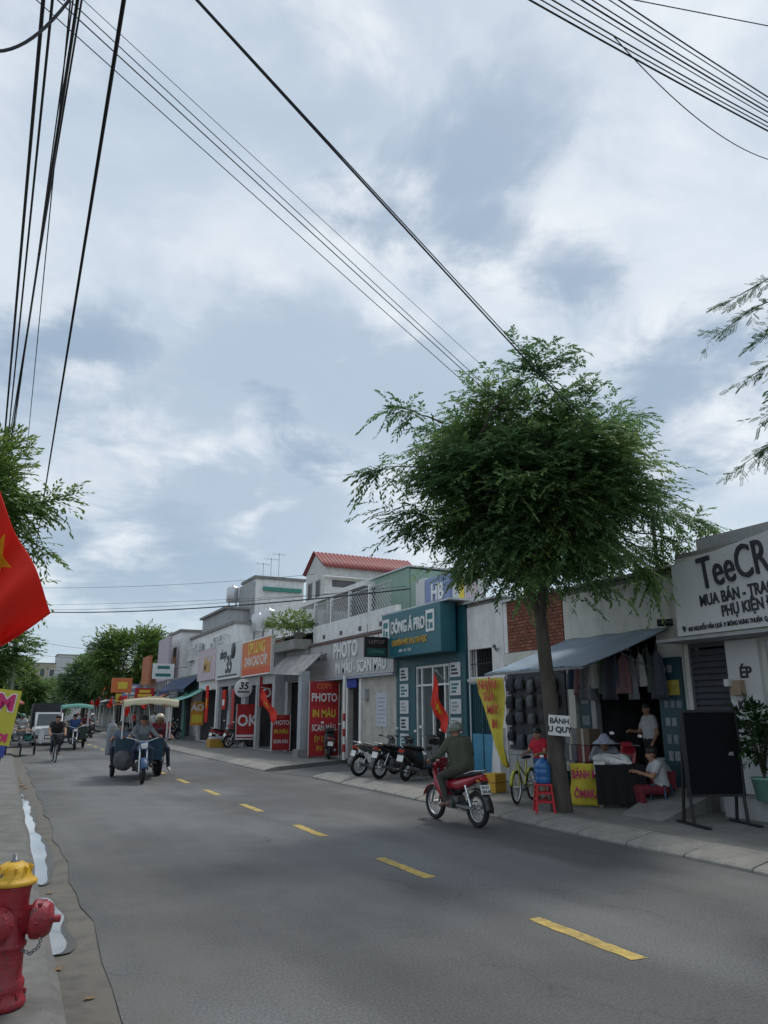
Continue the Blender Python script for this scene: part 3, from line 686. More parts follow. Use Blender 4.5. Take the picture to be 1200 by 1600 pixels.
b = MB(); b.tube([(1.4,-.02,3.3),(1.45,-.12,3.38),(1.6,-.10,3.33)], .02, 6); b.ball((1.47,-.14,3.42), .05); b.build('wall_lamp', steel, t)

# --- teal shop
t = bldg('shop_building', 'teal fronted shop with white framed glass doors and concrete step', 11.2, 21.74)
shell(t, 4.16, 4.70, 7, teal, [(1.28,3.28,.55,3.12)], floor_z=.55, inner=mat('pale_lining', (.42,.44,.44), .8))  # inner lining is one even pale grey
b = MB(); b.box(-.12,4.2,-.50,8,4.80,4.85); b.build('roof_edge', tin, t)
b = MB(); b.box(.95,3.7,-.75,-.003,.12,.52); b.box(.95,3.7,-1.15,-.75,.12,.33); b.build('step', mat('brown_concrete', (.19,.165,.145), .9, bump=.3, grime=.4), t, bevel=.012)
f = MB()
for x in (1.28,1.60,2.26,2.94,3.20): f.box(x,x+.07,.03,.10,.55,3.12)
f.box(1.35,3.2,.035,.095,2.52,2.58); f.box(1.35,3.2,.035,.095,3.05,3.12); f.box(1.35,2.26,.035,.095,.55,.62); f = f.build('door_frame', white_l, t)
for x0, x1 in ((1.36,1.595),(1.675,2.255),(2.335,2.935),(3.015,3.195)):
    b = MB(); b.box(x0,x1,.06,.068,2.59,3.04); b.build('pane', GLASS, f)
    if x0 != 2.335: b = MB(); b.box(x0,x1,.06,.068,.63,2.51); b.build('pane', GLASS, f)
for side in (0, 1):
    for k in range(5):
        x0 = .30 if side == 0 else 3.36; b = MB(); z = .72+k*.50; b.box(x0,x0+.56,-.03,-.003,z,z+.40); q = b.build('poster', signwhite, t, bevel=.004)
        b = MB(); 
        for r in range(3): b.box(x0+.08,x0+.08+random.uniform(.2,.4),-.036,-.0305,z+.07+r*.1,z+.13+r*.1)
        b.build('print', [teal_l, black_l, mat('grey_print', (.3,.32,.34), .6)][k%3], q)
g = MB()
for k in range(5): g.box(1.9+k*.22,2.05+k*.22,3.5,3.8,.56,1.6+.2*(k%2))
g.box(1.4,3.1,4.2,4.6,.56,2.4); g.build('display_cabinet', mat('shop_goods', (.30,.31,.31), .5, var=.5, scale=4), t)
s = thing('shop_sign', 'teal sign with white raised letters over the glass doors', 'sign', (10.62, 21.62, 0), STREET)
b = MB(); b.prism([(0,3.42),(3.72,3.40),(3.72,4.79),(0,4.77)], 0, .5, 'xz'); b.build('board', tealsign, s, bevel=.008)
text('lettering', 'ĐÔNG Á PRO', .50, white_l, s, (1.78,-.02,4.28), ext=.02, bold=.012, sx=.70)
text('lettering', 'CHUYÊN MÁY IN & TIN HỌC', .24, gold_l, s, (1.85,-.01,3.82), ext=.01, bold=.006, sx=.72)
text('lettering', '0909 - 35 - 1212', .13, white_l, s, (1.6,-.01,3.57), sx=.9)
for x in (.08,2.92):
    b = MB(); b.box(x,x+.48,-.025,-.002,4.0,4.62); q = b.build('logo_plate', white_l, s); 
    b = MB(); b.box(x+.08,x+.40,-.03,-.0255,4.34,4.52); b.box(x+.08,x+.18,-.03,-.0255,4.08,4.30); b.box(x+.24,x+.40,-.03,-.0255,4.08,4.24); b.build('logo_mark', teal_l, q)
# roof billboards behind the teal shop
def board(name, label, x, yf, w, z0, z1, m, d=.2, cat='sign', group=None):
    q = thing(name, label, cat, (x, yf, 0), STREET, group); b = MB(); b.box(0,w,0,d,z0,z1); b.build('board', m, q, bevel=.01)
    b = MB(); b.box(.08,.13,.02,.1,4.75,z0); b.box(w-.13,w-.08,.02,.1,4.75,z0); b.build('post', steel, q); return q
q = board('billboard', 'narrow white roof billboard above the teal shop', 12.6, 22.92, .62, 5.20, 6.3, signwhite)
q = board('billboard', 'blue roof billboard with white letters above the teal shop', 12.6, 22.22, 1.62, 5.1, 6.22, blueb); text('lettering', 'HB', .80, white_l, q, (.85,-.03,5.66), ext=.02, bold=.02, sx=.8)
q = board('billboard', 'white roof billboard with a yellow stripe above the teal shop', 12.6, 20.44, 1.6, 5.0, 5.95, signwhite); b = MB(); b.box(.42,.72,-.02,-.002,5.02,5.93); b.build('stripe', yel_l, q)
b = MB(); b.box(.85,1.5,-.02,-.002,5.2,5.75); b.build('print', pinkb, q)
# black hanging sign
q = thing('hanging_sign', 'black projecting sign hanging left of the teal sign', 'sign', (9.78, 21.2, 0), 0)
b = MB(); b.box(0,.80,-.10,0,3.42,4.05); b.build('board', black, q, bevel=.006); b = MB(); b.box(.06,.74,-.108,-.1015,3.46,3.70); b.build('panel', mat('dark_green_panel', (.02,.085,.075), .5), q)
text('lettering', 'LAPTOP', .17, mat('dim_letters', (.20,.13,.14), .6), q, (.40,-.106,3.88), sx=.9, bold=.004); text('lettering', 'CAMERA', .14, mat('green_letters', (.10,.28,.24), .6), q, (.40,-.112,3.58), sx=.9)
b = MB(); b.tube([(.1,-.05,4.05),(.1,-.05,4.45)], .012, 6); b.tube([(.8,-.05,3.9),(1.45,-.05,3.9)], .015, 6); b.build('bracket', steel, q)

# --- print shop
t = bldg('shop_building', 'low beige print shop with terrace behind the grey lettered sign', 11.25, 29.4)
shell(t, 7.62, 4.42, 7.5, stonew, [(.35,3.1,.2,2.95),(3.75,4.75,.15,2.9)], floor_z=.15, inner=greyw)
b = MB(); b.box(0,7.62,-.02,.16,4.515,5.22); pz = b.build('parapet', white, t)
for k in range(4): b = MB(); b.box(1.1+k*1.75,1.36+k*1.75,-.03,-.021,4.62,4.78); b.build('drain_hole', dark, pz)
b = MB(); b.box(3.62,3.75,-.05,-.003,.15,3.0); b.box(4.75,4.92,-.05,-.003,.15,3.0); b.build('door_surround', white, t)
b = MB(); b.box(5.2,5.5,-.16,-.003,2.2,2.55); b.build('meter_box', greyw, t, bevel=.01)
b = MB(); b.box(6.1,6.9,-.012,-.003,1.3,2.4); nb = b.build('notice', mat('notice_paper', (.50,.52,.58), .7, var=.1), t)
for k in range(7): b = MB(); b.box(6.2,6.2+random.uniform(.3,.6),-.016,-.0125,1.42+k*.13,1.46+k*.13); b.build('print', mat('grey_print', (.3,.32,.34), .6), nb)
b = MB(); b.box(3.78,4.62,-.10,-.06,2.62,2.95); b.build('blue_plate', mat('street_plate', (.03,.06,.34), .5), t)
s = thing('shop_sign', 'long grey sign with pale letters across the print shop', 'sign', (11.08, 29.3, 0), STREET)
for x0, x1 in ((0,2.28),(2.30,7.6)):
    b = MB(); b.box(x0,x1,0,.14,3.02,4.36); b.build('board', greysign, s)
text('lettering', 'PHOTO', .80, white_l, s, (3.7,-.02,3.98), ext=.02, bold=.016, sx=.80); text('lettering', 'COPY', .80, white_l, s, (6.5,-.02,3.98), ext=.02, bold=.016, sx=.80)
text('lettering', 'IN MÀU - SCAN MÀU', .58, white_l, s, (4.95,-.02,3.32), ext=.015, bold=.010, sx=.80); text('lettering', 'IN ĐÓNG', .42, mat('grey_letters', (.16,.16,.17), .6), s, (1.2,-.015,3.85), bold=.006, sx=.75)
b = MB(); b.box(-.05,7.65,-.06,.2,4.362,4.40); b.build('edge_cap', mat('maroon_trim', (.14,.03,.03), .6), s)
b = MB(); b.box(-.05,7.65,-.06,.2,2.94,3.0); b.build('lower_rail', mat('blue_grey_trim', (.36,.40,.47), .5), s)
# terrace lattice
lt = thing('lattice_fence', 'diamond lattice terrace fence on the print shop roof', 'fence', (11.6, 30.2, 5.0), STREET)
latm = mat('lattice_paint', (.42,.43,.44), .6)
for k in range(4):
    x0 = .1+k*1.85; b = MB(); w_ = 1.7
    for i in range(-5, 10):
        for sgn in (1,-1):
            p0, p1 = (x0+i*.2, .12), (x0+i*.2+1.1*1, 1.22)
            if sgn < 0: p0, p1 = (x0+i*.2, 1.22), (x0+i*.2+1.1, .12)
            xa, xb = max(p0[0], x0), min(p1[0], x0+w_)
            if xb-xa < .05: continue
            f0, f1 = (xa-p0[0])/1.1, (xb-p0[0])/1.1
            za, zb_ = p0[1]+(p1[1]-p0[1])*f0, p0[1]+(p1[1]-p0[1])*f1
            b.tube([(xa,.02*sgn,za),(xb,.02*sgn,zb_)], .014, 4, False)
    b.box(x0,x0+w_,-.02,.02,.08,.12); b.box(x0,x0+w_,-.02,.02,1.2,1.25); b.build('lattice_panel', latm, lt)
    b = MB(); b.box(x0-.1,x0-.002,-.06,.06,0,1.35); b.build('post', white, lt)
# terrace roof platform and green clad room
t = thing('terrace_roof', 'pale flat terrace roof in front of the red roofed house', 'roof', (12.0, 33.5, 0), STREET)
b = MB(); b.box(0,7.4,0,3.0,6.55,6.75); b.build('slab', white, t); b = MB(); b.box(5.2,7.4,.3,3.0,5.3,6.55); b.build('dark_wall', mat('slate_wall', (.06,.065,.075), .7), t)
for x in (.2, 3.4): b = MB(); b.box(x,x+.15,.1,.25,5.2,6.55); b.build('post', white, t)
t = thing('rooftop_room', 'pale green corrugated roof room beside the blue billboard', 'room', (12.55, 27.2, 0), STREET)
b = MB(); nn = 80
b.grid(lambda u, v: (3.9*u, .02*math.sin(u*3.9/.16*2*PI), 5.3+1.55*v), nn*2, 1); b.build('cladding', greenm, t)
b = MB(); b.box(0,3.9,.04,2.5,5.25,6.80); b.build('wall', greenm, t); b = MB(); b.box(-.06,3.96,-.08,2.6,6.86,6.92); b.build('roof_edge', tin, t)
# --- house with red gabled roof
t = bldg('house', 'pale two storey house with red gabled roof behind the terrace', 13.6, 36.85, 'house')
b = MB(); b.box(0,2.66,0,5.2,0,8.85); b.build('wall', mat('pale_wall', (.58,.59,.57), .8, grime=.4, grime_col=(.3,.3,.28)), t)
b = MB(); b.prism([(0,8.851),(2.66,8.851),(1.33,9.75)], .02, 5.18, 'xz'); b.build('gable', MATS['pale_wall'], t)
b = MB(); w2, h2 = 1.55, 1.02
b.M = Matrix.Translation((1.33,-.15,9.84))
for sgn in (-1, 1): b.grid(lambda u, v, sgn=sgn: (sgn*w2*v, 5.6*u, -h2*v+.025*math.sin(u*5.6/.22*2*PI)), 120, 2)
b.build('roof', redroof, t, solid=.03)
for k in range(2):
    b = MB(); b.box(.3+k*1.15,.95+k*1.15,-.02,-.002,7.2,8.3); wf = b.build('window', greyw, t); b = MB(); b.box(.36+k*1.15,.89+k*1.15,-.03,-.021,7.26,8.24); b.build('pane', dark, wf)
for k in range(2):
    b = MB(); b.box(2.662,2.68,.4+k*2.2,1.7+k*2.2,7.85,8.2); b.build('vent_window', dark, t)
b = MB(); b.box(2.66,2.95,-.1,5.2,8.3,8.36); b.box(2.66,2.75,0,5.2,7.5,7.56); b.build('ledge', white, t)
for k, (x, y, z) in enumerate(((12.6,40.0,5.9),(13.4,44.5,6.2),(13.4,51.0,8.86))):
    q = thing('water_tank', ['steel water tank on the roof behind the orange sign','steel water tank on the roof behind the script sign','steel water tank on the far white roof'][k], 'water tank', (x,y,z), 0); b = MB(); b.lathe([(0,.3),(.42,.32),(.45,.36),(.45,1.25),(.40,1.36),(.12,1.44),(.12,1.5),(0,1.5)], n=22); b.build('drum', alu, q)
    for i in range(4): b = MB(); a_ = i*PI/2+.4; b.tube([(.36*math.cos(a_),.36*math.sin(a_),-.4),(.36*math.cos(a_),.36*math.sin(a_),.34)], .025, 5); b.build('leg', steel, q)
for k, (x, y, z) in enumerate(((11.85,49.0,5.6),(11.85,53.5,5.9),(11.85,46.6,5.9))):
    q = thing('air_conditioner', ['air conditioner box on the white upper storey, middle one','air conditioner box on the white upper storey, farthest one','air conditioner box on the white upper storey, nearest one'][k], 'air conditioner', (x,y,z), STREET); b = MB(); b.box(0,.8,-.3,.1,0,.55); b.build('case', signwhite, q, bevel=.02); b = MB(); b.lathe([(0,0),(.22,0),(.22,.01)], (.3,-.305,.28), 20, None, (0,-1,0)); b.build('fan_guard', greyw, q)
for k in range(2):
    q = thing('balcony_rail', ['white balcony railing above the pink sign','white balcony railing above the navy canopy'][k], 'railing', (11.6,[47.6,56.5][k],5.3), STREET); b = MB(); b.box(0,4,-.03,.03,.9,.96); b.box(0,4,-.03,.03,.05,.1)
    for i in range(21): b.box(i*.195,i*.195+.03,-.015,.015,.1,.9)
    b.build('rail', white, q)
# a red tiled house behind the awning shop
t = bldg('house', 'house with faded red tile roof showing behind the tree crown', 16.5, 18.0, 'house')
b = MB(); b.box(0,8,0,6,0,4.9); b.build('wall', cream, t)
b = MB(); b.grid(lambda u, v: (-.2+8.4*u, -.3+3.4*v, 4.9+1.3*v+.03*math.sin(u*8.4/.25*2*PI)), 140, 3); b.grid(lambda u, v: (-.2+8.4*u, 6.4-3.3*v, 4.9+1.3*v+.03*math.sin(u*8.4/.25*2*PI)), 140, 3); b.build('roof', mat('faded_red_tile', (.36,.11,.09), .85, var=.2, grime=.4), t)

# --- corner house with planted terrace between the print shop and the sign row
t = bldg('house', 'grey corner house with planted terrace left of the print shop', 10.95, 32.0, 'house')
shell(t, 2.58, 4.5, 7, greyw, [(.4,2.1,.14,3.0)], inner=dark)
b = MB(); b.box(-.05,2.62,-.55,.2,4.3,4.7); b.build('terrace_edge', mat('mossy_concrete', (.27,.27,.25), .9, grime=.6), t)
q = thing('pillar', 'grey square pillar on a low base left of the tall red banner', 'pillar', (10.12,27.35,PZ), 0); b = MB(); b.box(-.17,.17,-.17,.17,.29,3.15); b.build('shaft', mat('grey_pillar', (.36,.38,.40), .7, grime=.4), q, bevel=.01); b = MB(); b.box(-.28,.28,-.28,.28,-.01,.288); b.build('base', concrete, q, bevel=.015)
b = MB(); b.add([(.6,-1.0,3.35),(4.75,-1.05,3.12),(4.9,-.2,3.95),(.6,-.2,4.1)], [(0,1,2,3)]); b.build('canopy', mat('torn_canvas', (.30,.29,.28), .85, var=.3), t, solid=.02)
b = MB(); b.box(.3,2.4,-.12,-.003,3.05,3.4); b.build('shutter_box', mat('slate_paint', (.085,.09,.105), .5), t)
# --- shop row with signs
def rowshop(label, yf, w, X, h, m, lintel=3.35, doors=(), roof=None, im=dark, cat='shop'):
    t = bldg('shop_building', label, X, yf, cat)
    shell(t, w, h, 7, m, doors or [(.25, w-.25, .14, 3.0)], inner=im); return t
def facesign(label, X, yf, w, z0, z1, m, d=.16, frame=white_l):
    s = thing('shop_sign', label, 'sign', (X, yf, 0), STREET)
    b = MB(); b.box(.05,w-.05,0,d,z0+.05,z1-.05); b.build('board', m, s)
    b = MB(); b.box(0,w,-.012,d-.01,z0,z0+.05); b.box(0,w,-.012,d-.01,z1-.05,z1); b.box(0,.05,-.012,d-.01,z0+.05,z1-.05); b.box(w-.05,w,-.012,d-.01,z0+.05,z1-.05); b.build('frame', frame, s); return s
rowshop('grey shop under the orange sign', 36.9, 4.85, 10.5, 4.6, greyw, doors=[(.3,2.0,.14,3.0),(2.3,4.5,.14,3.0)])
s = facesign('orange shop sign with white and yellow letters', 10.3, 36.85, 4.75, 3.42, 5.12, orangeb)
text('lettering', 'ỐP LƯNG', .70, yel_l, s, (2.45,-.01,4.68), bold=.008, sx=.9); text('lettering', 'DÁN CAO CẤP', .62, white_l, s, (2.4,-.01,4.08), bold=.006, sx=.84); b = MB(); b.box(.1,4.65,-.006,-.002,3.5,3.78); b.build('stripe', mat('deep_orange', (.62,.10,.03), .6), s)
rowshop('grey shop under the white sign with black script', 42.1, 5.1, 10.5, 4.6, greyw, doors=[(.3,2.2,.14,3.1),(2.7,4.8,.14,3.1)])
s = facesign('white shop sign with large black script and numerals', 10.3, 42.05, 4.95, 3.46, 5.30, signwhite)
text('lettering', 'shop', .72, black_l, s, (1.5,-.01,4.78), bold=.02, shear=.3); text('lettering', '35', 1.25, black_l, s, (2.7,-.01,4.15), bold=.04, shear=.25)
b = MB(); b.lathe([(0,0),(.42,0),(.42,.01),(0,.01)], (3.55,-.003,4.86), 24, None, (0,-1,0)); b.build('logo_dot', black_l, s); b = MB(); b.box(.5,4.4,-.008,-.002,3.58,3.66); b.build('stripe', black_l, s)
rowshop('pale shop under the pink sign', 46.9, 4.6, 10.5, 4.7, white)
s = facesign('pale pink shop sign with gold script', 10.3, 46.6, 4.4, 3.55, 5.36, pinkb, frame=pinkb); text('lettering', 'Mai', 1.25, gold_l, s, (2.3,-.01,4.4), bold=.03, shear=.3)
t = rowshop('shop with dark blue canopy beyond the pink sign', 56, 9.0, 10.6, 4.0, mat('dull_teal_wall', (.10,.17,.18), .8, grime=.4), doors=[(.5,4.0,.14,2.9),(4.8,8.6,.14,2.9)])
b = MB(); b.add([(.1,-.95,3.15),(8.9,-.95,3.15),(8.9,-.003,3.95),(.1,-.003,3.95)], [(0,1,2,3)]); b.add([(.1,-.95,2.95),(8.9,-.95,2.95),(8.9,-.952,3.15),(.1,-.952,3.15)], [(0,1,2,3)]); b.build('canopy', mat('navy_canvas', (.03,.05,.11), .8), t, solid=.02)
b = MB(); b.box(4.6,7.4,-1.02,-.97,2.3,3.1); wb = b.build('dark_sign', mat('slate_sign', (.06,.075,.085), .5), t); b = MB()
for k in range(4): b.box(5.0,6.8,-1.035,-1.021,2.42+k*.16,2.48+k*.16)
b.build('print', mat('grey_print', (.3,.32,.34), .6), wb)
b = MB(); b.box(.2,2.2,-.7,-.15,.14,1.0); b.box(.25,2.15,-.66,-.2,2.1,2.2); b.build('food_stall_front', mat('orange_stall', (.50,.20,.06), .6, var=.3, scale=9), t)
b = MB(); b.box(8.97,9.1,-.9,-.8,.14,2.9); b.build('post', mat('green_post', (.05,.17,.13), .6), t)
# red panels and lanterns of the row
for k, (y, x, z0, z1, w_, lab, sgn) in enumerate(((38.9,10.45,.35,2.9,.5,'tall red poster panel under the black script sign',0),(40.2,10.3,1.9,2.9,.6,'red heart shaped panel under the black script sign',0),(43.6,10.2,1.2,3.2,.6,'red and yellow flag hung beside the pink sign',0))):
    q = thing('wall_panel', lab, 'panel', (x, y, 0), STREET); b = MB(); b.box(0,w_,-.02,.02,z0,z1); b.build('panel', redflag if k else redb, q)
    if k == 2: b = MB(); b.box(.15,.45,-.028,-.021,2.0,2.5); b.build('star_patch', yellowm, q)
    else: b = MB(); b.box(.1,w_-.1,-.028,-.021,z0+.2,z0+.5); b.build('print', white_l, q)
q = thing('wall_panel', 'orange notice board at the end of the pink shop', 'panel', (9.9, 45.9, 0), 0); b = MB(); b.box(0,.75,-.03,0,1.0,2.35); b.build('panel', mat('amber_panel', (.62,.27,.03), .6), q); text('lettering', 'ÁO', .5, white_l, q, (.38,-.04,2.0), bold=.02); b = MB(); b.box(.08,.68,-.036,-.031,1.15,1.6); b.build('print', yel_l, q); b = MB(); b.box(.1,.16,-.02,0,.13,1.0); b.box(.6,.66,-.02,0,.13,1.0); b.build('leg', steel, q)
# tin roofs over the sign row
for k, (yf, w_, zz) in enumerate(((36.9,4.8,4.95),(42.0,5.0,5.15),(46.8,4.6,5.25))):
    q = thing('tin_roof', ['corrugated tin roof above the orange sign','corrugated tin roof above the black script sign','corrugated tin roof above the pink sign'][k], 'roof', (10.75,yf,0), STREET); b = MB(); b.grid(lambda u, v: (w_*u, 3.4*v, zz+.75*v+.025*math.sin(u*w_/.25*2*PI)), 80, 2); b.build('sheet', tin, q, solid=.01)
    b = MB(); b.box(0,w_,.05,.15,4.7,zz-.03); b.box(0,w_,3.2,3.3,4.7,zz+.66); b.build('support', steel, q)
# upper storeys behind the sign row
def block(name, label, X, yf, w, d, h, m, wins=(), z0=0, cat='building', slab=True, group=None):
    t = thing(name, label, cat, (X, yf, 0), STREET, group); b = MB(); b.box(0,w,0,d,z0,h); b.build('wall', m, t)
    if slab: b = MB(); b.box(-.12,w+.12,-.12,d+.12,h+.002,h+.18); b.build('roof', concrete, t)
    for (fc, u0, u1, a, c) in wins:      # windows on the street face or the near end
        b = MB(); g = MB()
        if fc == 's': b.box(u0,u1,-.05,-.003,a,c); g.box(u0+.07,u1-.07,-.06,-.051,a+.07,c-.07)
        else: b.box(w+.003,w+.05,u0,u1,a,c); g.box(w+.051,w+.06,u0+.07,u1-.07,a+.07,c-.07)
        q = b.build('window', white_l, t); g.build('pane', mat('far_glass', (.06,.075,.085), .15), q)
    return t
tow = block('apartment_building', 'tall white end wall with green trimmed balconies behind the sign row', 14.0, 50.7, 3.1, 3.4, 10.4, white, [('s',.4,1.4,8.2,9.6),('s',1.7,2.7,8.2,9.6),('s',.4,2.7,5.6,7.2)])
b = MB(); b.box(3.15,3.3,.5,3.2,9.6,9.85); b.build('green_trim', mat('green_trim', (.05,.25,.2), .6), tow); b = MB(); b.box(.05,3.05,-.35,-.003,6.9,7.5); b.build('balcony', mat('green_trim', (.05,.25,.2), .6), tow); b = MB(); b.box(.05,3.05,-.25,-.003,7.6,10.2); b.build('balcony_screen', greyw, tow)
for k in range(3):
    q = thing('roof_antenna', '%s television antenna on the tall white building' % ['shortest','middle','tallest'][k], 'antenna', (14.6+k*.5, 48.0-k*.15, 10.58), 0, 'roof antennas'); b = MB(); b.tube([(0,0,0),(0,0,1.0+.35*k)], .015, 5); b.tube([(-.5,0,.9+.35*k),(.5,0,.9+.35*k)], .01, 5)
    for i in range(5): b.tube([(-.4+i*.2,-.2,.9+.35*k),(-.4+i*.2,.2,.9+.35*k)], .008, 4)
    b.build('aerial', steel, q)
r2 = block('apartment_building', 'flat roofed white upper storey above the pink sign', 12.0, 58.0, 13, 6, 7.0, white, [('s',1,2.6,5.2,6.4),('s',4,5.6,5.2,6.4),('s',8,9.6,5.4,6.6)])
b = MB(); b.box(3,10,.3,3,7.2,8.3); b.build('roof_room', greyw, r2); b = MB(); b.box(2.8,10.2,.1,3.2,8.3,8.45); b.build('roof_slab', concrete, r2)
block('apartment_building', 'pale building with pink side sign further down the street', 11.2, 62.0, 5, 6, 7.6, white, [('s',.6,1.8,5.2,6.6),('s',2.6,4.0,5.2,6.6)])
q = thing('billboard', 'tall lilac billboard on the far shop row', 'sign', (10.3, 61.0, 0), STREET); b = MB(); b.box(0,4.4,0,.2,4.0,7.2); b.build('board', mat('lilac_panel', (.44,.38,.44), .6, var=.1), q)
b = MB(); b.box(.3,.4,.02,.1,0,4.0); b.box(4,4.1,.02,.1,0,4.0); b.build('post', steel, q)
q = thing('billboard', 'orange brick coloured billboard beyond the lilac one', 'sign', (10.0, 66.5, 0), STREET); b = MB(); b.box(0,3.6,0,.2,3.9,6.2); b.build('board', mat('brick_orange', (.42,.15,.07), .7), q); b = MB(); b.box(.3,.4,.02,.1,0,3.9); b.box(3.2,3.3,.02,.1,0,3.9); b.build('post', steel, q)
for k in range(7):
    y = 62+k*9; h_ = [4.2,3.6,5.0,3.8,6.2,4.0,5.4][k]
    t = block('far_shop', ['low grey shop with tin canopy far along the right','brown fronted shop beyond the lilac billboard','pale far shop next to the street trees','dim shop front in the shade of the far trees','taller pale house behind the far trees','small cream shop near the end of the row','last white house of the far right row'][k], 10.7+.3*(k%2), y+9, 8.7, 7, h_, [greyw,stonew,cream,greyw,white,cream,white][k], [('s',1,3.5,.2,2.6),('s',4.8,8,.2,2.6)], cat='shop')
    b = MB(); b.add([(0,-1.6,2.8),(8.7,-1.6,2.8),(8.7,-.003,3.4),(0,-.003,3.4)], [(0,1,2,3)]); b.build('canopy', [mat('rust_tin', (.22,.15,.11), .8), awn, tin][k%3], t, solid=.02)
for k, (x, y, w_, d, h_, c) in enumerate(((3,170,6,5,11,(.40,.36,.28)),(9,190,8,6,14,(.50,.52,.53)),(13,150,7,6,10,(.48,.46,.44)),(0.5,230,9,7,13,(.46,.47,.48)),(18,220,12,8,19,(.42,.44,.46)),(26,130,10,8,12,(.5,.5,.48)))):
    block('far_building', ['ochre block closing the street in the distance','pale block standing at the end of the street','far grey house behind the right hand trees','far flat block left of the street end','tall far block hidden mostly by trees','distant pale block behind the shop row'][k], x, y, w_, d, h_, mat('far_wall_%d' % k, c, .9), [('e',.5+i*1.7,1.5+i*1.7,2.5+j*3,4+j*3) for i in range(3) for j in range(3) if 4+j*3 < h_-.5])
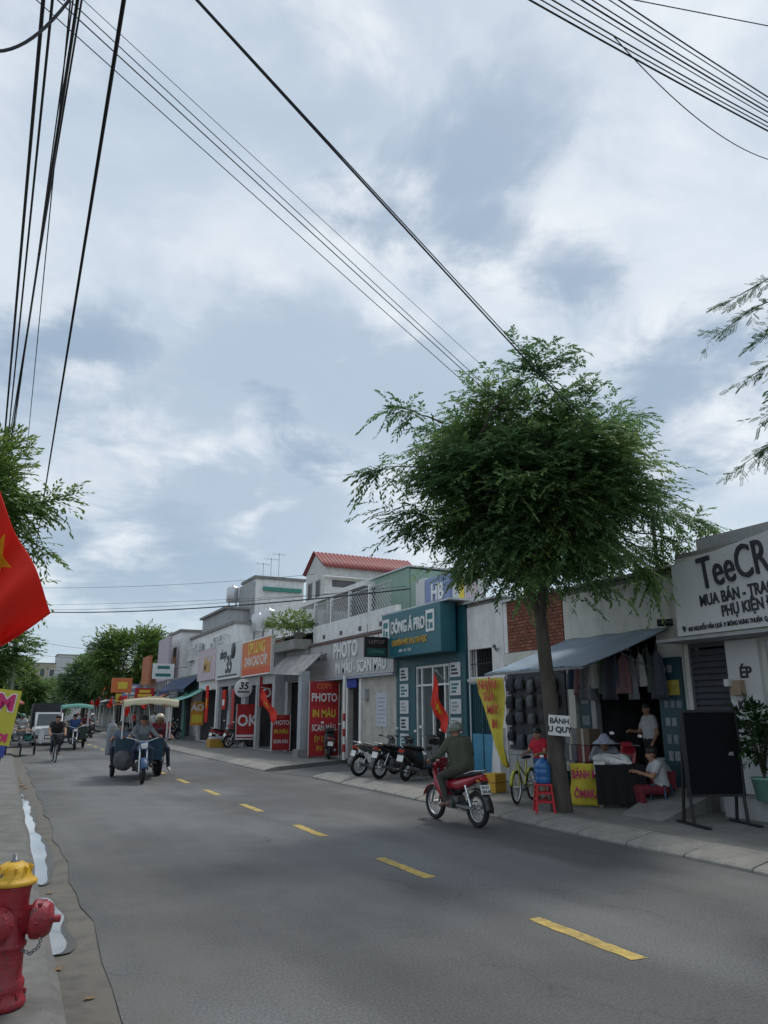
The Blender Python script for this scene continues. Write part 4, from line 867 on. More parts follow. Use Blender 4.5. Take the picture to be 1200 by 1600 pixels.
# ------------------------------------------------------------------ two and three wheelers, truck, carts
def wheel(parent, y, r, name='wheel', rt=.042, spokes=10, x=0, rim=None, n=28, z=None):
    z = r if z is None else z
    b = MB(); b.torus((0,0,0), (1,0,0), r-rt, rt, n, 8); w = b.build(name, rubber, parent, (x, y, z))
    b = MB(); b.torus((0,0,0), (1,0,0), r-rt*1.9, .012, n, 6, None, 1.6); b.build('rim', rim or alu, w)
    b = MB(); b.cyl((-.05,0,0),(.05,0,0),.032,n=10)
    for k in range(spokes):
        a = 2*PI*k/spokes; b.tube([(.02*(-1)**k,.025*math.cos(a),.025*math.sin(a)),(0,(r-rt*1.9)*math.cos(a),(r-rt*1.9)*math.sin(a))], .004 if spokes > 8 else .013, 4, False)
    b.build('spokes', rim or alu, w); return w
def motorbike(label, loc, rotz, paint_, scale=1.0, lean=0, group=None, plate_text=None, seat=seatm):
    """underbone motorbike, front towards +y"""
    t = thing('motorbike', label, 'motorbike', loc, rotz, group, scale)
    if lean: t.rotation_euler = (0, lean, rotz)
    wheel(t, .62, .285, spokes=18); wheel(t, -.60, .285, rt=.047, spokes=18)
    b = MB()
    for s in (-1, 1): b.tube([(.075*s,.62,.285),(.075*s,.50,.62),(.06*s,.41,.86)], [.018,.02,.022], 8)
    b.build('front_fork', steel, t)
    b = MB(); b.grid(lambda u, v: ((v-.5)*.13, .62+.315*math.cos(R(20+150*u)), .285+.315*math.sin(R(20+150*u))-.02*abs(v-.5)*2), 12, 4); b.build('front_fender', paint_, t, solid=.006)
    b = MB(); b.grid(lambda u, v: ((v-.5)*.15, -.60+.325*math.cos(R(60+125*u)), .285+.325*math.sin(R(60+125*u))-.02*abs(v-.5)*2), 12, 4); b.build('rear_fender', blackp, t, solid=.006)
    # leg shield and front cowl
    b = MB(); b.loft([((0,.43,.95),.10,.06),((0,.47,.84),.15,.13),((0,.42,.66),.16,.15),((0,.30,.50),.14,.12),((0,.16,.42),.09,.07)], 16, 3.2); b.build('leg_shield', paint_, t)
    b = MB(); b.tube([(0,.36,.80),(0,.20,.56),(0,.0,.50),(0,-.2,.56)], [.05,.055,.055,.06], 10); b.build('frame', blackp, t)
    b = MB(); b.loft([((0,.24,.36),.07,.06),((0,.16,.35),.10,.09),((0,.0,.34),.11,.11),((0,-.16,.36),.09,.10)], 12, 3); b.cyl((-.15,-.02,.33),(.15,-.02,.33),.075,n=14)
    for k in range(5): b.cbox((0,.14+.025*k,.37), (.20,.008,.14))
    b.build('engine', engine, t)
    # seat, tail fairings, grab rail
    b = MB(); b.loft([((0,.17,.70),.07,.03),((0,.08,.745),.11,.045),((0,-.14,.755),.125,.05),((0,-.36,.80),.125,.05),((0,-.60,.825),.10,.04),((0,-.68,.83),.06,.02)], 16, 2.8); b.build('seat', seat, t)
    b = MB(); b.loft([((0,.20,.60),.075,.07),((0,.02,.62),.115,.09),((0,-.22,.64),.125,.095),((0,-.46,.70),.115,.08),((0,-.68,.77),.085,.05),((0,-.80,.80),.05,.03)], 16, 2.8); b.build('tail_fairing', paint_, t)
    b = MB(); b.tube([(-.11,-.42,.82),(-.12,-.62,.87),(-.07,-.80,.89),(.07,-.80,.89),(.12,-.62,.87),(.11,-.42,.82)], .012, 6); b.build('grab_rail', chrome, t)
    b = MB(); b.loft([((0,-.77,.75),.075,.04),((0,-.815,.76),.06,.03)], 12, 3); b.build('tail_lamp', ambr, t)
    for s in (-1, 1):
        b = MB(); b.ball((.105*s,-.76,.73), (.028,.03,.02), 10, 6); b.build('indicator', mat('amber', (.6,.25,.03), .3), t)
    b = MB(); b.prism([(-.07,.74),(.07,.74),(.06,.48),(-.06,.48)], -.80, -.785, 'xz'); b.build('mudguard', blackp, t)
    b = MB(); b.cbox((0,-.825,.60), (.19,.006,.145), (R(-18),0,0)); p = b.build('number_plate', platem, t)
    if plate_text:
        for i, s in enumerate(plate_text): text('plate_text', s, .062, black_l, p, (0,-.833+.011*(-1 if i else 1)-.008*i, .632-.062*i), (PI/2-R(18),0,0), ext=.001, bold=.002)
    # handlebar, mirrors, lamp
    b = MB(); b.tube([(-.34,.26,1.0),(-.2,.31,.985),(0,.37,.955),(.2,.31,.985),(.34,.26,1.0)], .013, 8); b.build('handlebar', steel, t)
    for s in (-1, 1):
        b = MB(); b.tube([(.34*s,.26,1.0),(.22*s,.30,.988)], .019, 8); b.build('grip', rubber, t)
        b = MB(); b.tube([(.22*s,.31,.99),(.27*s,.33,1.12),(.31*s,.31,1.18)], .006, 6); b.loft([((.33*s,.325,1.20),.02,.02),((.33*s,.315,1.20),.062,.038),((.33*s,.30,1.20),.062,.038)], 14, 2.4); mr = b.build('mirror', black, t)
        b = MB(); b.loft([((.33*s,.299,1.20),.055,.032),((.33*s,.297,1.20),.055,.032)], 14, 2.4); b.build('mirror_glass', chrome, mr)
    b = MB(); b.loft([((0,.34,.98),.10,.055),((0,.43,.975),.10,.065),((0,.49,.955),.07,.05)], 14, 2.6); b.build('handlebar_cowl', paint_, t)
    b = MB(); b.loft([((0,.47,.955),.07,.045),((0,.505,.945),.055,.035)], 14, 2.4); b.build('headlight', lampg, t)
    # swing arm, shocks, exhaust, pegs, stand
    b = MB()
    for s in (-1, 1): b.cbox((.085*s,-.38,.30), (.025,.50,.045))
    b.build('swing_arm', steel, t)
    for s in (-1, 1):
        b = MB(); b.cyl((.11*s,-.56,.32),(.11*s,-.42,.64),.02,n=10); b.torus((.11*s,-.50,.46), (0,.4,.9), .024, .006); b.torus((.11*s,-.47,.52), (0,.4,.9), .024, .006); b.build('shock_absorber', chrome, t)
    b = MB(); b.tube([(.10,.12,.26),(.14,-.05,.21),(.15,-.25,.23),(.16,-.35,.26)], .018, 8); b.tube([(.16,-.33,.26),(.165,-.72,.36)], [.042,.036], 12); b.build('exhaust', steel, t)
    b = MB(); b.tube([(-.25,.06,.29),(.25,.06,.29)], .012, 6); b.tube([(-.22,-.3,.36),(-.1,-.28,.36)], .012, 6); b.tube([(.22,-.3,.36),(.1,-.28,.36)], .012, 6); b.build('foot_pegs', rubber, t)
    return t
def scooter(label, loc, rotz, paint_, scale=1.0, lean=0, group=None):
    t = thing('scooter', label, 'scooter', loc, rotz, group, scale)
    if lean: t.rotation_euler = (0, lean, rotz)
    wheel(t, .62, .235, rt=.045, spokes=6); wheel(t, -.56, .235, rt=.05, spokes=6)
    b = MB(); b.loft([((0,.47,1.0),.10,.05),((0,.52,.90),.17,.13),((0,.52,.70),.20,.20),((0,.46,.48),.19,.14),((0,.38,.33),.15,.06)], 18, 3.4); b.build('front_apron', paint_, t)
    b = MB(); b.loft([((0,.44,.31),.16,.04),((0,.10,.28),.17,.045),((0,-.12,.32),.16,.06)], 14, 4); b.build('floor_board', blackp, t)
    b = MB(); b.loft([((0,.0,.42),.12,.14),((0,-.12,.54),.17,.19),((0,-.40,.60),.19,.17),((0,-.66,.70),.15,.10),((0,-.82,.76),.07,.04)], 18, 2.8); b.build('rear_body', paint_, t)
    b = MB(); b.loft([((0,.03,.72),.09,.03),((0,-.1,.765),.135,.045),((0,-.35,.78),.14,.045),((0,-.62,.83),.12,.04),((0,-.72,.84),.07,.02)], 16, 2.8); b.build('seat', seatm, t)
    b = MB(); b.grid(lambda u, v: ((v-.5)*.14, .62+.27*math.cos(R(15+150*u)), .235+.28*math.sin(R(15+150*u))), 12, 3); b.build('front_fender', paint_, t, solid=.006)
    b = MB(); b.tube([(-.33,.30,1.03),(-.18,.36,1.02),(0,.42,1.0),(.18,.36,1.02),(.33,.30,1.03)], .014, 8); b.build('handlebar', steel, t)
    b = MB(); b.loft([((0,.36,1.02),.13,.05),((0,.46,1.02),.13,.07),((0,.54,1.0),.08,.05)], 14, 2.6); b.build('handlebar_cowl', paint_, t)
    b = MB(); b.loft([((0,.52,.99),.10,.05),((0,.56,.98),.07,.035)], 14, 2.4); b.build('headlight', lampg, t)
    for s in (-1, 1):
        b = MB(); b.tube([(.2*s,.36,1.03),(.26*s,.38,1.16),(.30*s,.36,1.21)], .006, 6); b.loft([((.32*s,.37,1.24),.02,.02),((.32*s,.36,1.24),.062,.04),((.32*s,.345,1.24),.062,.04)], 14, 2.4); mr = b.build('mirror', black, t)
        b = MB(); b.loft([((.32*s,.344,1.24),.055,.034),((.32*s,.342,1.24),.055,.034)], 14, 2.4); b.build('mirror_glass', chrome, mr)
    b = MB(); b.loft([((0,-.80,.72),.10,.04),((0,-.85,.72),.07,.025)], 12, 3); b.build('tail_lamp', ambr, t)
    b = MB(); b.cbox((0,-.845,.55), (.19,.006,.145), (R(-14),0,0)); b.build('number_plate', platem, t); b = MB(); b.prism([(-.08,.70),(.08,.70),(.07,.42),(-.07,.42)], -.83, -.81, 'xz'); b.build('mudguard', blackp, t)
    b = MB(); b.tube([(.14,-.1,.25),(.17,-.3,.26)], .02, 8); b.tube([(.18,-.3,.27),(.185,-.74,.36)], [.05,.042], 12); b.build('exhaust', steel, t)
    b = MB(); b.cbox((-.10,-.35,.26), (.08,.5,.16)); b.build('engine', engine, t, bevel=.02)
    b = MB(); b.tube([(-.05,0,.2),(-.2,.02,.02)], .012, 6); b.build('side_stand', steel, t)
    return t
def bicycle(label, loc, rotz, paint_, scale=1.0, r=.33, basket=False):
    t = thing('bicycle', label, 'bicycle', loc, rotz, None, scale)
    wheel(t, .52, r, rt=.024, spokes=24); wheel(t, -.50, r, rt=.024, spokes=24)
    b = MB()
    for p in ([(0,.38,.86),(0,.30,.62),(0,.02,.30)], [(0,.37,.80),(0,-.14,.52)], [(0,-.20,.84),(0,-.14,.52),(0,-.02,.28)]): b.tube(p, .02, 8)
    for s in (-1, 1): b.tube([(.05*s,-.50,r),(.02*s,-.02,.29)], .01, 6); b.tube([(.05*s,-.50,r),(.02*s,-.16,.62)], .009, 6); b.tube([(.05*s,.52,r),(.05*s,.45,.66),(.02*s,.40,.80)], .013, 6)
    b.build('frame', paint_, t)
    b = MB(); b.tube([(0,.38,.84),(0,.36,.98)], .013, 6); b.tube([(-.28,.20,1.03),(-.2,.32,1.0),(0,.36,.98),(.2,.32,1.0),(.28,.20,1.03)], .012, 8); b.build('handlebar', steel, t)
    b = MB(); b.loft([((0,.02,.90),.03,.02),((0,-.12,.90),.06,.03),((0,-.28,.91),.10,.035)], 12, 2.6); b.build('saddle', black, t)
    b = MB(); b.cyl((-.03,0,.29),(.03,0,.29),.08,n=20)
    for s in (-1, 1): b.tube([(.05*s,0,.29),(.06*s,.10*s,.29-.12*s)], .009, 6); b.cbox((.11*s,.10*s,.29-.12*s), (.09,.08,.02))
    b.build('crank', steel, t)
    b = MB(); b.grid(lambda u, v: ((v-.5)*.06, -.50+(r+.02)*math.cos(R(40+140*u)), r+(r+.02)*math.sin(R(40+140*u))), 12, 2); b.build('fender', paint_, t, solid=.003); b = MB(); b.grid(lambda u, v: ((v-.5)*.06, .52+(r+.02)*math.cos(R(10+130*u)), r+(r+.02)*math.sin(R(10+130*u))), 12, 2); b.build('fender', paint_, t, solid=.003)
    if basket:
        b = MB(); 
        for k in range(9): 
            a = k/8
            b.tube([(-.17+.34*a,.72,.92),(-.14+.28*a,.68,.68)], .005, 4); b.tube([(-.17+.34*a,.46,.92),(-.14+.28*a,.48,.68)], .005, 4)
        for k in range(4): z = .68+k*.08; w_ = .14+.01*k; b.tube([(-w_,.70,z),(w_,.70,z),(w_,.47,z),(-w_,.47,z),(-w_,.70,z)], .006, 4)
        b.box(-.14,.14,.48,.68,.67,.68); b.build('basket', black, t)
    return t
def tricycle(label, loc, rotz, bodym, canopym, ferm, group=None, canopy_rect=(-.78,.78,-1.0,.95)):
    """motor cargo tricycle, front towards +y"""
    t = thing('cargo_tricycle', label, 'tricycle', loc, rotz, group)
    wheel(t, 1.32, .30, rt=.055, spokes=18); wheel(t, -1.25, .29, rt=.06, spokes=6, x=-.60); wheel(t, -1.25, .29, rt=.06, spokes=6, x=.60)
    b = MB()
    for s in (-1, 1): b.tube([(.09*s,1.32,.30),(.09*s,1.20,.68),(.08*s,1.08,.98)], [.022,.024,.026], 8)
    b.build('front_fork', chrome, t)
    b = MB(); b.grid(lambda u, v: ((v-.5)*.17, 1.32+.34*math.cos(R(15+140*u)), .31+.34*math.sin(R(15+140*u))-.03*abs(v-.5)*2), 12, 4); b.build('front_fender', ferm, t, solid=.006)
    b = MB(); b.loft([((0,1.16,.94),.11,.10),((0,1.22,.92),.11,.10),((0,1.27,.91),.09,.08)], 14, 4); b.build('headlight_shell', ferm, t); b = MB(); b.loft([((0,1.271,.92),.085,.065),((0,1.285,.92),.07,.05)], 14, 4); b.build('headlight', lampg, t)
    b = MB(); b.tube([(-.42,.86,1.12),(-.30,.98,1.10),(-.1,1.06,1.03),(.1,1.06,1.03),(.30,.98,1.10),(.42,.86,1.12)], .014, 8); b.build('handlebar', chrome, t)
    for s in (-1, 1): b = MB(); b.tube([(.28*s,.98,1.1),(.36*s,1.0,1.28)], .007, 6); b.ball((.38*s,.99,1.32), (.07,.015,.045), 12, 7); b.build('mirror', black, t)
    b = MB(); b.loft([((0,.98,.82),.10,.08),((0,.75,.84),.14,.10),((0,.55,.80),.12,.08)], 14, 3); b.build('fuel_tank', ferm, t)
    b = MB(); b.loft([((0,.55,.78),.13,.05),((0,.2,.78),.18,.06),((0,-.1,.78),.18,.06)], 14, 3.2); b.build('seat', seatm, t)
    b = MB(); b.tube([(0,1.05,.9),(0,.85,.50),(0,.3,.42),(0,-.3,.44)], .04, 8); b.box(-.45,-.39,-1.9,.2,.40,.47); b.box(.39,.45,-1.9,.2,.40,.47); b.cyl((-.6,-1.25,.29),(.6,-1.25,.29),.035,n=10); b.build('chassis', black, t)
    b = MB(); b.loft([((0,.85,.40),.12,.12),((0,.6,.38),.15,.15),((0,.35,.38),.13,.13)], 12, 3); b.cyl((-.2,.55,.35),(.2,.55,.35),.09,n=12); b.build('engine', engine, t)
    b = MB(); b.box(-.62,.62,-1.95,-.15,.50,.56); bed = b.build('cargo_bed', bodym, t)
    for (x0, x1, y0, y1) in ((-.64,-.60,-1.95,-.15),(.60,.64,-1.95,-.15),(-.60,.60,-.19,-.15),(-.60,.60,-1.95,-1.91)):
        b = MB(); b.box(x0,x1,y0,y1,.561,1.08); b.build('side_board', bodym, bed, bevel=.008)
    for s in (-1, 1): b = MB(); b.box(.62*s-.13,.62*s+.13,-1.62,-.90,.60,.63); b.build('mud_flap', black, t)
    x0, x1, y0, y1 = canopy_rect
    b = MB(); b.grid(lambda u, v: (x0+(x1-x0)*u, y0+(y1-y0)*v, 2.02+.07*math.sin(PI*u)+.012*math.sin(u*9+v*4)+.06*v), 16, 12); c_ = b.build('canopy', canopym, t, solid=.03)
    b = MB(); b.grid(lambda u, v: (x0+(x1-x0)*u, y1+.01+.05*v, 2.07+.07*math.sin(PI*u)-(.17+.015*math.sin(u*21))*v), 30, 3); b.build('front_flap', canopym, c_, solid=.012)
    for px, py in ((x0+.08,-.12),(x1-.08,-.12),(x0+.08,y0+.05),(x1-.08,y0+.05)):
        b = MB(); b.tube([(px,py,1.06),(px,py,2.03)], .022, 8); b.build('canopy_post', white_l, t)
    b = MB(); b.tube([(x0+.08,-.12,1.95),(x0+.08,y1-.1,2.0)], .015, 6); b.tube([(x1-.08,-.12,1.95),(x1-.08,y1-.1,2.0)], .015, 6); b.build('canopy_rail', white_l, t)
    return t
def truck(label, loc, rotz):
    """light truck, front towards +y, tarp covered load bed"""
    t = thing('light_truck', label, 'truck', loc, rotz); pw = mat('silver_paint', (.50,.52,.54), .35, coat=.4, grime=.15)
    for x in (-.72,.72):
        for y in (1.25,-1.25):
            w = wheel(t, y, .34, rt=.11, spokes=6, x=x)
    b = MB(); b.loft([((0,-.2,.70),.80,.34),((0,.8,.72),.82,.34),((0,1.5,.72),.80,.30),((0,1.95,.66),.72,.24)], 20, 5); b.build('bonnet_body', pw, t)
    b = MB(); b.prism([(-.3,.95),(1.25,.98),(.55,1.72),(-.3,1.76)], -.72, .72, 'yz'); b.build('cabin', pw, t, bevel=.05)
    b = MB(); b.add([(-.62,1.225,1.02),(.62,1.225,1.02),(.56,.62,1.66),(-.56,.62,1.66)], [(0,1,2,3)]); b.build('windscreen', mat('car_glass', (.04,.05,.055), .06, coat=.5), t, solid=.006)
    for s in (-1, 1):
        b = MB(); b.prism([(-.2,1.05),(1.0,1.05),(.5,1.64),(-.2,1.66)], .722*s, .728*s, 'yz'); b.build('side_window', MATS['car_glass'], t)
        b = MB(); b.loft([((.52*s,1.80,.86),.15,.09),((.52*s,1.90,.85),.13,.07)], 14, 3.5); b.build('headlight', lampg, t)
        b = MB(); b.box(.80*s-.06,.80*s+.10,.95,1.02,1.05,1.22); b.build('mirror', black, t, bevel=.02)
    b = MB()
    for k in range(4): b.box(-.34,.34,1.925,1.94,.74+k*.05,.765+k*.05)
    b.build('grille', black, t); b = MB(); b.loft([((0,1.85,.46),.80,.11),((0,2.02,.46),.74,.10)], 16, 5); b.build('bumper', blackp, t)
    b = MB(); b.box(-.16,.16,2.03,2.04,.40,.52); b.build('number_plate', platem, t)
    b = MB(); b.box(-.82,.82,-3.2,-.35,.62,.75); b.build('load_bed', black, t)
    b = MB(); b.loft([((0,-3.2,1.5),.86,.78),((0,-.36,1.5),.86,.78)], 20, 9); b.build('tarpaulin', mat('black_tarp', (.035,.036,.04), .7, var=.3, bump=.3), t)
    return t
# ------------------------------------------------------------------ trees and plants
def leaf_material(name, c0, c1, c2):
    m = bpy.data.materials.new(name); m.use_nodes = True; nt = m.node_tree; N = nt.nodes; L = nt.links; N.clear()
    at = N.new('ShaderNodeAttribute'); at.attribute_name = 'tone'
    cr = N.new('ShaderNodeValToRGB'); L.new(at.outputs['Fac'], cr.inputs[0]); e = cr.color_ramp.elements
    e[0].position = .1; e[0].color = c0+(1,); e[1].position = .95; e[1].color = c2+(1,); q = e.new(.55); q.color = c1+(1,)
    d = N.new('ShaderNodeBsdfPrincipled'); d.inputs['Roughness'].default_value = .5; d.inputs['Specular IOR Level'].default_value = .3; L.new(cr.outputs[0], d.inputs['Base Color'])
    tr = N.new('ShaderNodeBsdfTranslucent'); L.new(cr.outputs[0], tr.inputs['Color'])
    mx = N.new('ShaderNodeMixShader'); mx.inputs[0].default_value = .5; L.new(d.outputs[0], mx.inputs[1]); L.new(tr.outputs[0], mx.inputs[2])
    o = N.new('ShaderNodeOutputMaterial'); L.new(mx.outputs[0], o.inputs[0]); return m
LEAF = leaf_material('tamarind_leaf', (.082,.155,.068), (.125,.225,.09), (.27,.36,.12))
LEAF2 = leaf_material('bright_leaf', (.06,.12,.03), (.13,.22,.055), (.27,.35,.09))
LEAF3 = leaf_material('pot_leaf', (.025,.06,.02), (.05,.11,.03), (.12,.18,.05))
bark = mat('bark', (.085,.072,.06), .95, var=.35, scale=7, bump=.7, bscale=22, stretch=(1,1,.3))
def unit(a): return a/(np.linalg.norm(a, axis=-1, keepdims=True)+1e-9)
def foliage(name, P, D, ln, tone, m, parent, nl=12, L_=.11, W=.035, rng=RNG, droop=.22, pinn=False, fern=False):
    """leaf sprays: at every twig (base P, direction D, length ln) leaves in two ranks"""
    n = len(P); up = np.array([0,0,1.0])
    side0 = unit(np.cross(D, up)+rng.normal(0,.12 if fern else .25,(n,3)))
    V, F, T = [], [], []; off = 0
    for j in range(nl):
        t = .12+.88*j/(nl-1); s = 1 if j%2 else -1
        base = P+D*(ln*t)[:,None]-up*(droop*ln*t*t)[:,None]
        dd = unit(D-up*(2*droop*t))
        ld = unit(side0*s*(.95-.5*t)+dd*(.5+.6*t)+rng.normal(0,.16,(n,3))-up*.08)
        nrm = unit(up+rng.normal(0,.28 if fern else .45,(n,3))); w = unit(np.cross(ld, nrm))
        LL = (L_*rng.uniform(.7,1.2,n))[:,None]; ww = W*rng.uniform(.8,1.2,(n,1))
        if not pinn:
            q = np.stack([base, base+ld*LL*.5+w*ww*.5, base+ld*LL, base+ld*LL*.45-w*ww*.5], 1)
            V.append(q.reshape(-1,3)); F.append((np.arange(n)[:,None]*4+np.arange(4)[None])+off); off += 4*n
            T.append(np.clip(tone+rng.normal(0,.13,n), 0, 1))
        else:                                    # leaflets one by one
            k = 11
            for i in range(k):
                u = .08+.92*i/(k-1); c = base+ld*LL*u
                for ss in (-1, 1):
                    dv = unit(w*ss+ld*.35+rng.normal(0,.08,(n,3))); wl = .011
                    ll = .030*(1-.5*abs(u-.45)); tw = unit(np.cross(dv, nrm))
                    q = np.stack([c, c+dv*ll*.5+tw*wl*.5, c+dv*ll, c+dv*ll*.5-tw*wl*.5], 1)
                    V.append(q.reshape(-1,3)); F.append((np.arange(n)[:,None]*4+np.arange(4)[None])+off); off += 4*n
                    T.append(np.clip(tone+rng.normal(0,.1,n), 0, 1))
    V = np.concatenate(V); F = np.concatenate(F); T = np.concatenate(T)
    me = bpy.data.meshes.new(name); me.vertices.add(len(V)); me.vertices.foreach_set('co', V.ravel())
    me.loops.add(F.size); me.loops.foreach_set('vertex_index', F.ravel().astype(np.int32)); me.polygons.add(len(F)); me.polygons.foreach_set('loop_start', np.arange(0, F.size, 4, dtype=np.int32))
    me.update(calc_edges=True); a = me.attributes.new('tone', 'FLOAT', 'FACE'); a.data.foreach_set('value', T.astype(np.float32)); me.materials.append(m)
    return link(name, me, parent)
def bend(a, b, k=5, sag=.0, jit=.06, rng=RNG):
    a, b = np.array(a, float), np.array(b, float); L_ = np.linalg.norm(b-a)
    pts = [a+(b-a)*t+np.array([0,0,1])*sag*L_*math.sin(PI*t)+rng.normal(0, jit*L_*.35, 3)*math.sin(PI*t) for t in np.linspace(0,1,k)]
    return [tuple(p) for p in pts]
def tree(label, base, trunk, fork_r, cc, rad, ntw, nclump, L_, W, nl, leafm_, trunk_r, extra=(), group=None, tl=(.35,.65), zcut=-.75, seed=1, keep=None, clr=.62, forks=((-.25,.1),(.3,.0)), fern=False):
    rng = np.random.default_rng(seed)
    t = thing('street_tree', label, 'tree', base, 0, group)
    B = np.array(base); cc = np.array(cc)-B; rad = np.array(rad); tr = [np.array(p)-B for p in trunk]
    b = MB(); k = len(tr); b.tube([tuple(p) for p in tr], [trunk_r*(1.25 if i == 0 else 1.0-(i/(k-1))*.3) for i in range(k)], 12)
    top = tr[-1]
    cl = []
    while len(cl) < nclump:
        v = unit(rng.normal(0,1,3)); f = rng.uniform(.18,1)**.45
        if v[2]*f < zcut: continue
        if fern: f *= .80+.34*math.sin(v[0]*3.1+seed)*math.sin(v[1]*2.7+1)*.6+.2*math.sin(v[2]*5+v[0]*4)
        p = cc+v*rad*f*.93
        if keep is not None and not keep(p+B): continue
        if min([np.linalg.norm((p-q)/rad) for q in cl] or [9]) < .16: continue
        cl.append(p)
    cl = np.array(cl)
    mains = []
    for i, (fx, fy) in enumerate(forks):
        e = top+np.array([fx,fy,1])*rad[2]*.45; b.tube(bend(top-np.array([0,0,.05]), e, 5, 0, .08, rng), [trunk_r*.62,trunk_r*.56,trunk_r*.5,trunk_r*.44,trunk_r*.36], 9); mains.append(e)
    hub = []
    for i in range(9):
        a = 2*PI*i/9+rng.uniform(-.2,.2); m0 = mains[i%len(mains)]; e = cc+np.array([math.cos(a)*.5, math.sin(a)*.5, rng.uniform(-.35,.55)])*rad
        b.tube(bend(m0, e, 5, .05, .1, rng), [trunk_r*.34,trunk_r*.28,trunk_r*.22,trunk_r*.18,trunk_r*.12], 7); hub.append(e)
    hub = np.array(hub)
    for p in cl:
        h = hub[np.argmin(np.linalg.norm(hub-p, axis=1))]; b.tube(bend(h, p, 4, .04, .12, rng), [trunk_r*.13,trunk_r*.1,trunk_r*.07,trunk_r*.04], 5, False)
    P, D, T, Ls = [], [], [], []
    per = ntw//nclump
    for p in cl:
        out = unit(p-(cc-np.array([0,0,rad[2]*.25]))); ct = rng.uniform(.2,.85) if fern else rng.uniform(.2,.7)
        q = p+rng.normal(0,1,(per,3))*rad*(np.array([.105,.12,.075]) if fern else np.array([.15,.15,.11]))
        d = unit((out[None]*(.45 if fern else .9)+rng.normal(0,.75 if fern else .5,(per,3))+unit(q-cc)*(.35 if fern else .5))*(np.array([1,1,.45]) if fern else 1)+np.array([0,0,.08 if fern else -.05]))
        P.append(q); D.append(d); Ls.append(rng.uniform(tl[0],tl[1],per)); T.append(np.full(per, ct)+rng.normal(0,.08,per))
    for (s0, e0, nn, tone) in extra:                # single long branches leaving the crown
        s0, e0 = np.array(s0)-B, np.array(e0)-B; path = bend(s0, e0, 8, .06, .04, rng); b.tube(path, [trunk_r*.12*(1-.8*i/7) for i in range(8)], 5, False)
        path = np.array(path); tt = rng.uniform(.15,1,nn)**.7*7; i0 = np.minimum(tt.astype(int), 6); fr = (tt-i0)[:,None]
        q = path[i0]*(1-fr)+path[i0+1]*fr; dr = unit(e0-s0)
        P.append(q); D.append(unit(dr[None]*.7+rng.normal(0,.5,(nn,3))+np.array([0,0,-.15]))); Ls.append(rng.uniform(tl[0],tl[1],nn)); T.append(np.full(nn, tone)+rng.normal(0,.1,nn))
    P = np.concatenate(P); D = np.concatenate(D); T = np.concatenate(T); Ls = np.concatenate(Ls)
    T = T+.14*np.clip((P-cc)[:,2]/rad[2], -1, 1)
    if keep is not None:
        kk = np.array([keep(x+B) for x in P]); P, D, T, Ls = P[kk], D[kk], T[kk], Ls[kk]
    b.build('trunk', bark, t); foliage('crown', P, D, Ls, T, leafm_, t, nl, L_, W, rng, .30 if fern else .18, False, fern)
    return t
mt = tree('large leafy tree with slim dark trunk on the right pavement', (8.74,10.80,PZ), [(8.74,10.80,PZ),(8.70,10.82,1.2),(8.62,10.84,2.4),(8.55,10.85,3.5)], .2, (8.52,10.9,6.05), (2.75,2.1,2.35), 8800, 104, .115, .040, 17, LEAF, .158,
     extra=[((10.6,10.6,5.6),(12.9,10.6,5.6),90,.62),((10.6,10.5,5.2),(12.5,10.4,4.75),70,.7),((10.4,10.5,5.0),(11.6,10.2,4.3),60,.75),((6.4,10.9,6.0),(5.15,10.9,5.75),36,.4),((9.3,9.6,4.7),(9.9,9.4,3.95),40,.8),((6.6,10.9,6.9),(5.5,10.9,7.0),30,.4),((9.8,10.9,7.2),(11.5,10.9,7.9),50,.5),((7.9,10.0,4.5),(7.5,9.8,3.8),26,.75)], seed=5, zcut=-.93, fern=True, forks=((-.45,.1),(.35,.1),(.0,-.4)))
def outside_frame(p):        # the neighbour tree keeps its crown clear of the street view except for single branches
    return math.atan2(p[0], p[1]) > R(57.5)
tree('roadside tree at the right edge with feathery branches reaching in', (9.7,3.2,PZ), [(9.7,3.2,PZ),(9.75,3.25,2.2),(9.8,3.2,4.0)], .2, (10.3,3.4,6.6), (2.6,2.4,2.2), 1500, 60, .11, .036, 12, LEAF, .18, seed=9, keep=outside_frame)
# its feathery branch tips, with every leaflet
tips = thing('overhanging_branch', 'feathery branch tips hanging into the right edge of the sky', 'branch', (8.9,4.6,5.6))
_o = Vector((8.9,4.6,5.6)); _b = MB(); _P, _D, _L = [], [], []
for (e, s) in (((8.6,6.33,7.44),(9.3,4.9,7.7)),((8.6,6.62,7.02),(9.3,5.0,7.5)),((8.65,6.26,6.20),(9.3,4.9,6.6)),((8.6,6.55,4.97),(9.3,4.9,5.5)),((8.75,6.0,6.75),(9.3,4.9,7.0)),((8.7,6.1,5.6),(9.3,4.9,5.9)),((8.7,6.15,5.2),(9.3,4.9,5.6))):
    pa = bend(Vector(s)-_o, Vector(e)-_o, 7, .06, .02); _b.tube(pa, [.02,.016,.013,.01,.008,.006,.004], 5)
    pa = np.array(pa)
    for q in range(15):
        u = .30+.68*q/14; i = min(int(u*6), 5); f = u*6-i; c = pa[i]*(1-f)+pa[i+1]*f
        d = unit(pa[i+1]-pa[i]); _P.append(c); _D.append(unit(d+RNG.normal(0,.35,3)+np.array([0,0,-.1]))); _L.append(RNG.uniform(.16,.30))
_b.build('branch', bark, tips)
foliage('leaflets', np.array(_P), np.array(_D), np.array(_L), np.full(len(_P), .12), LEAF, tips, 7, .12, .03, droop=.08, pinn=True)
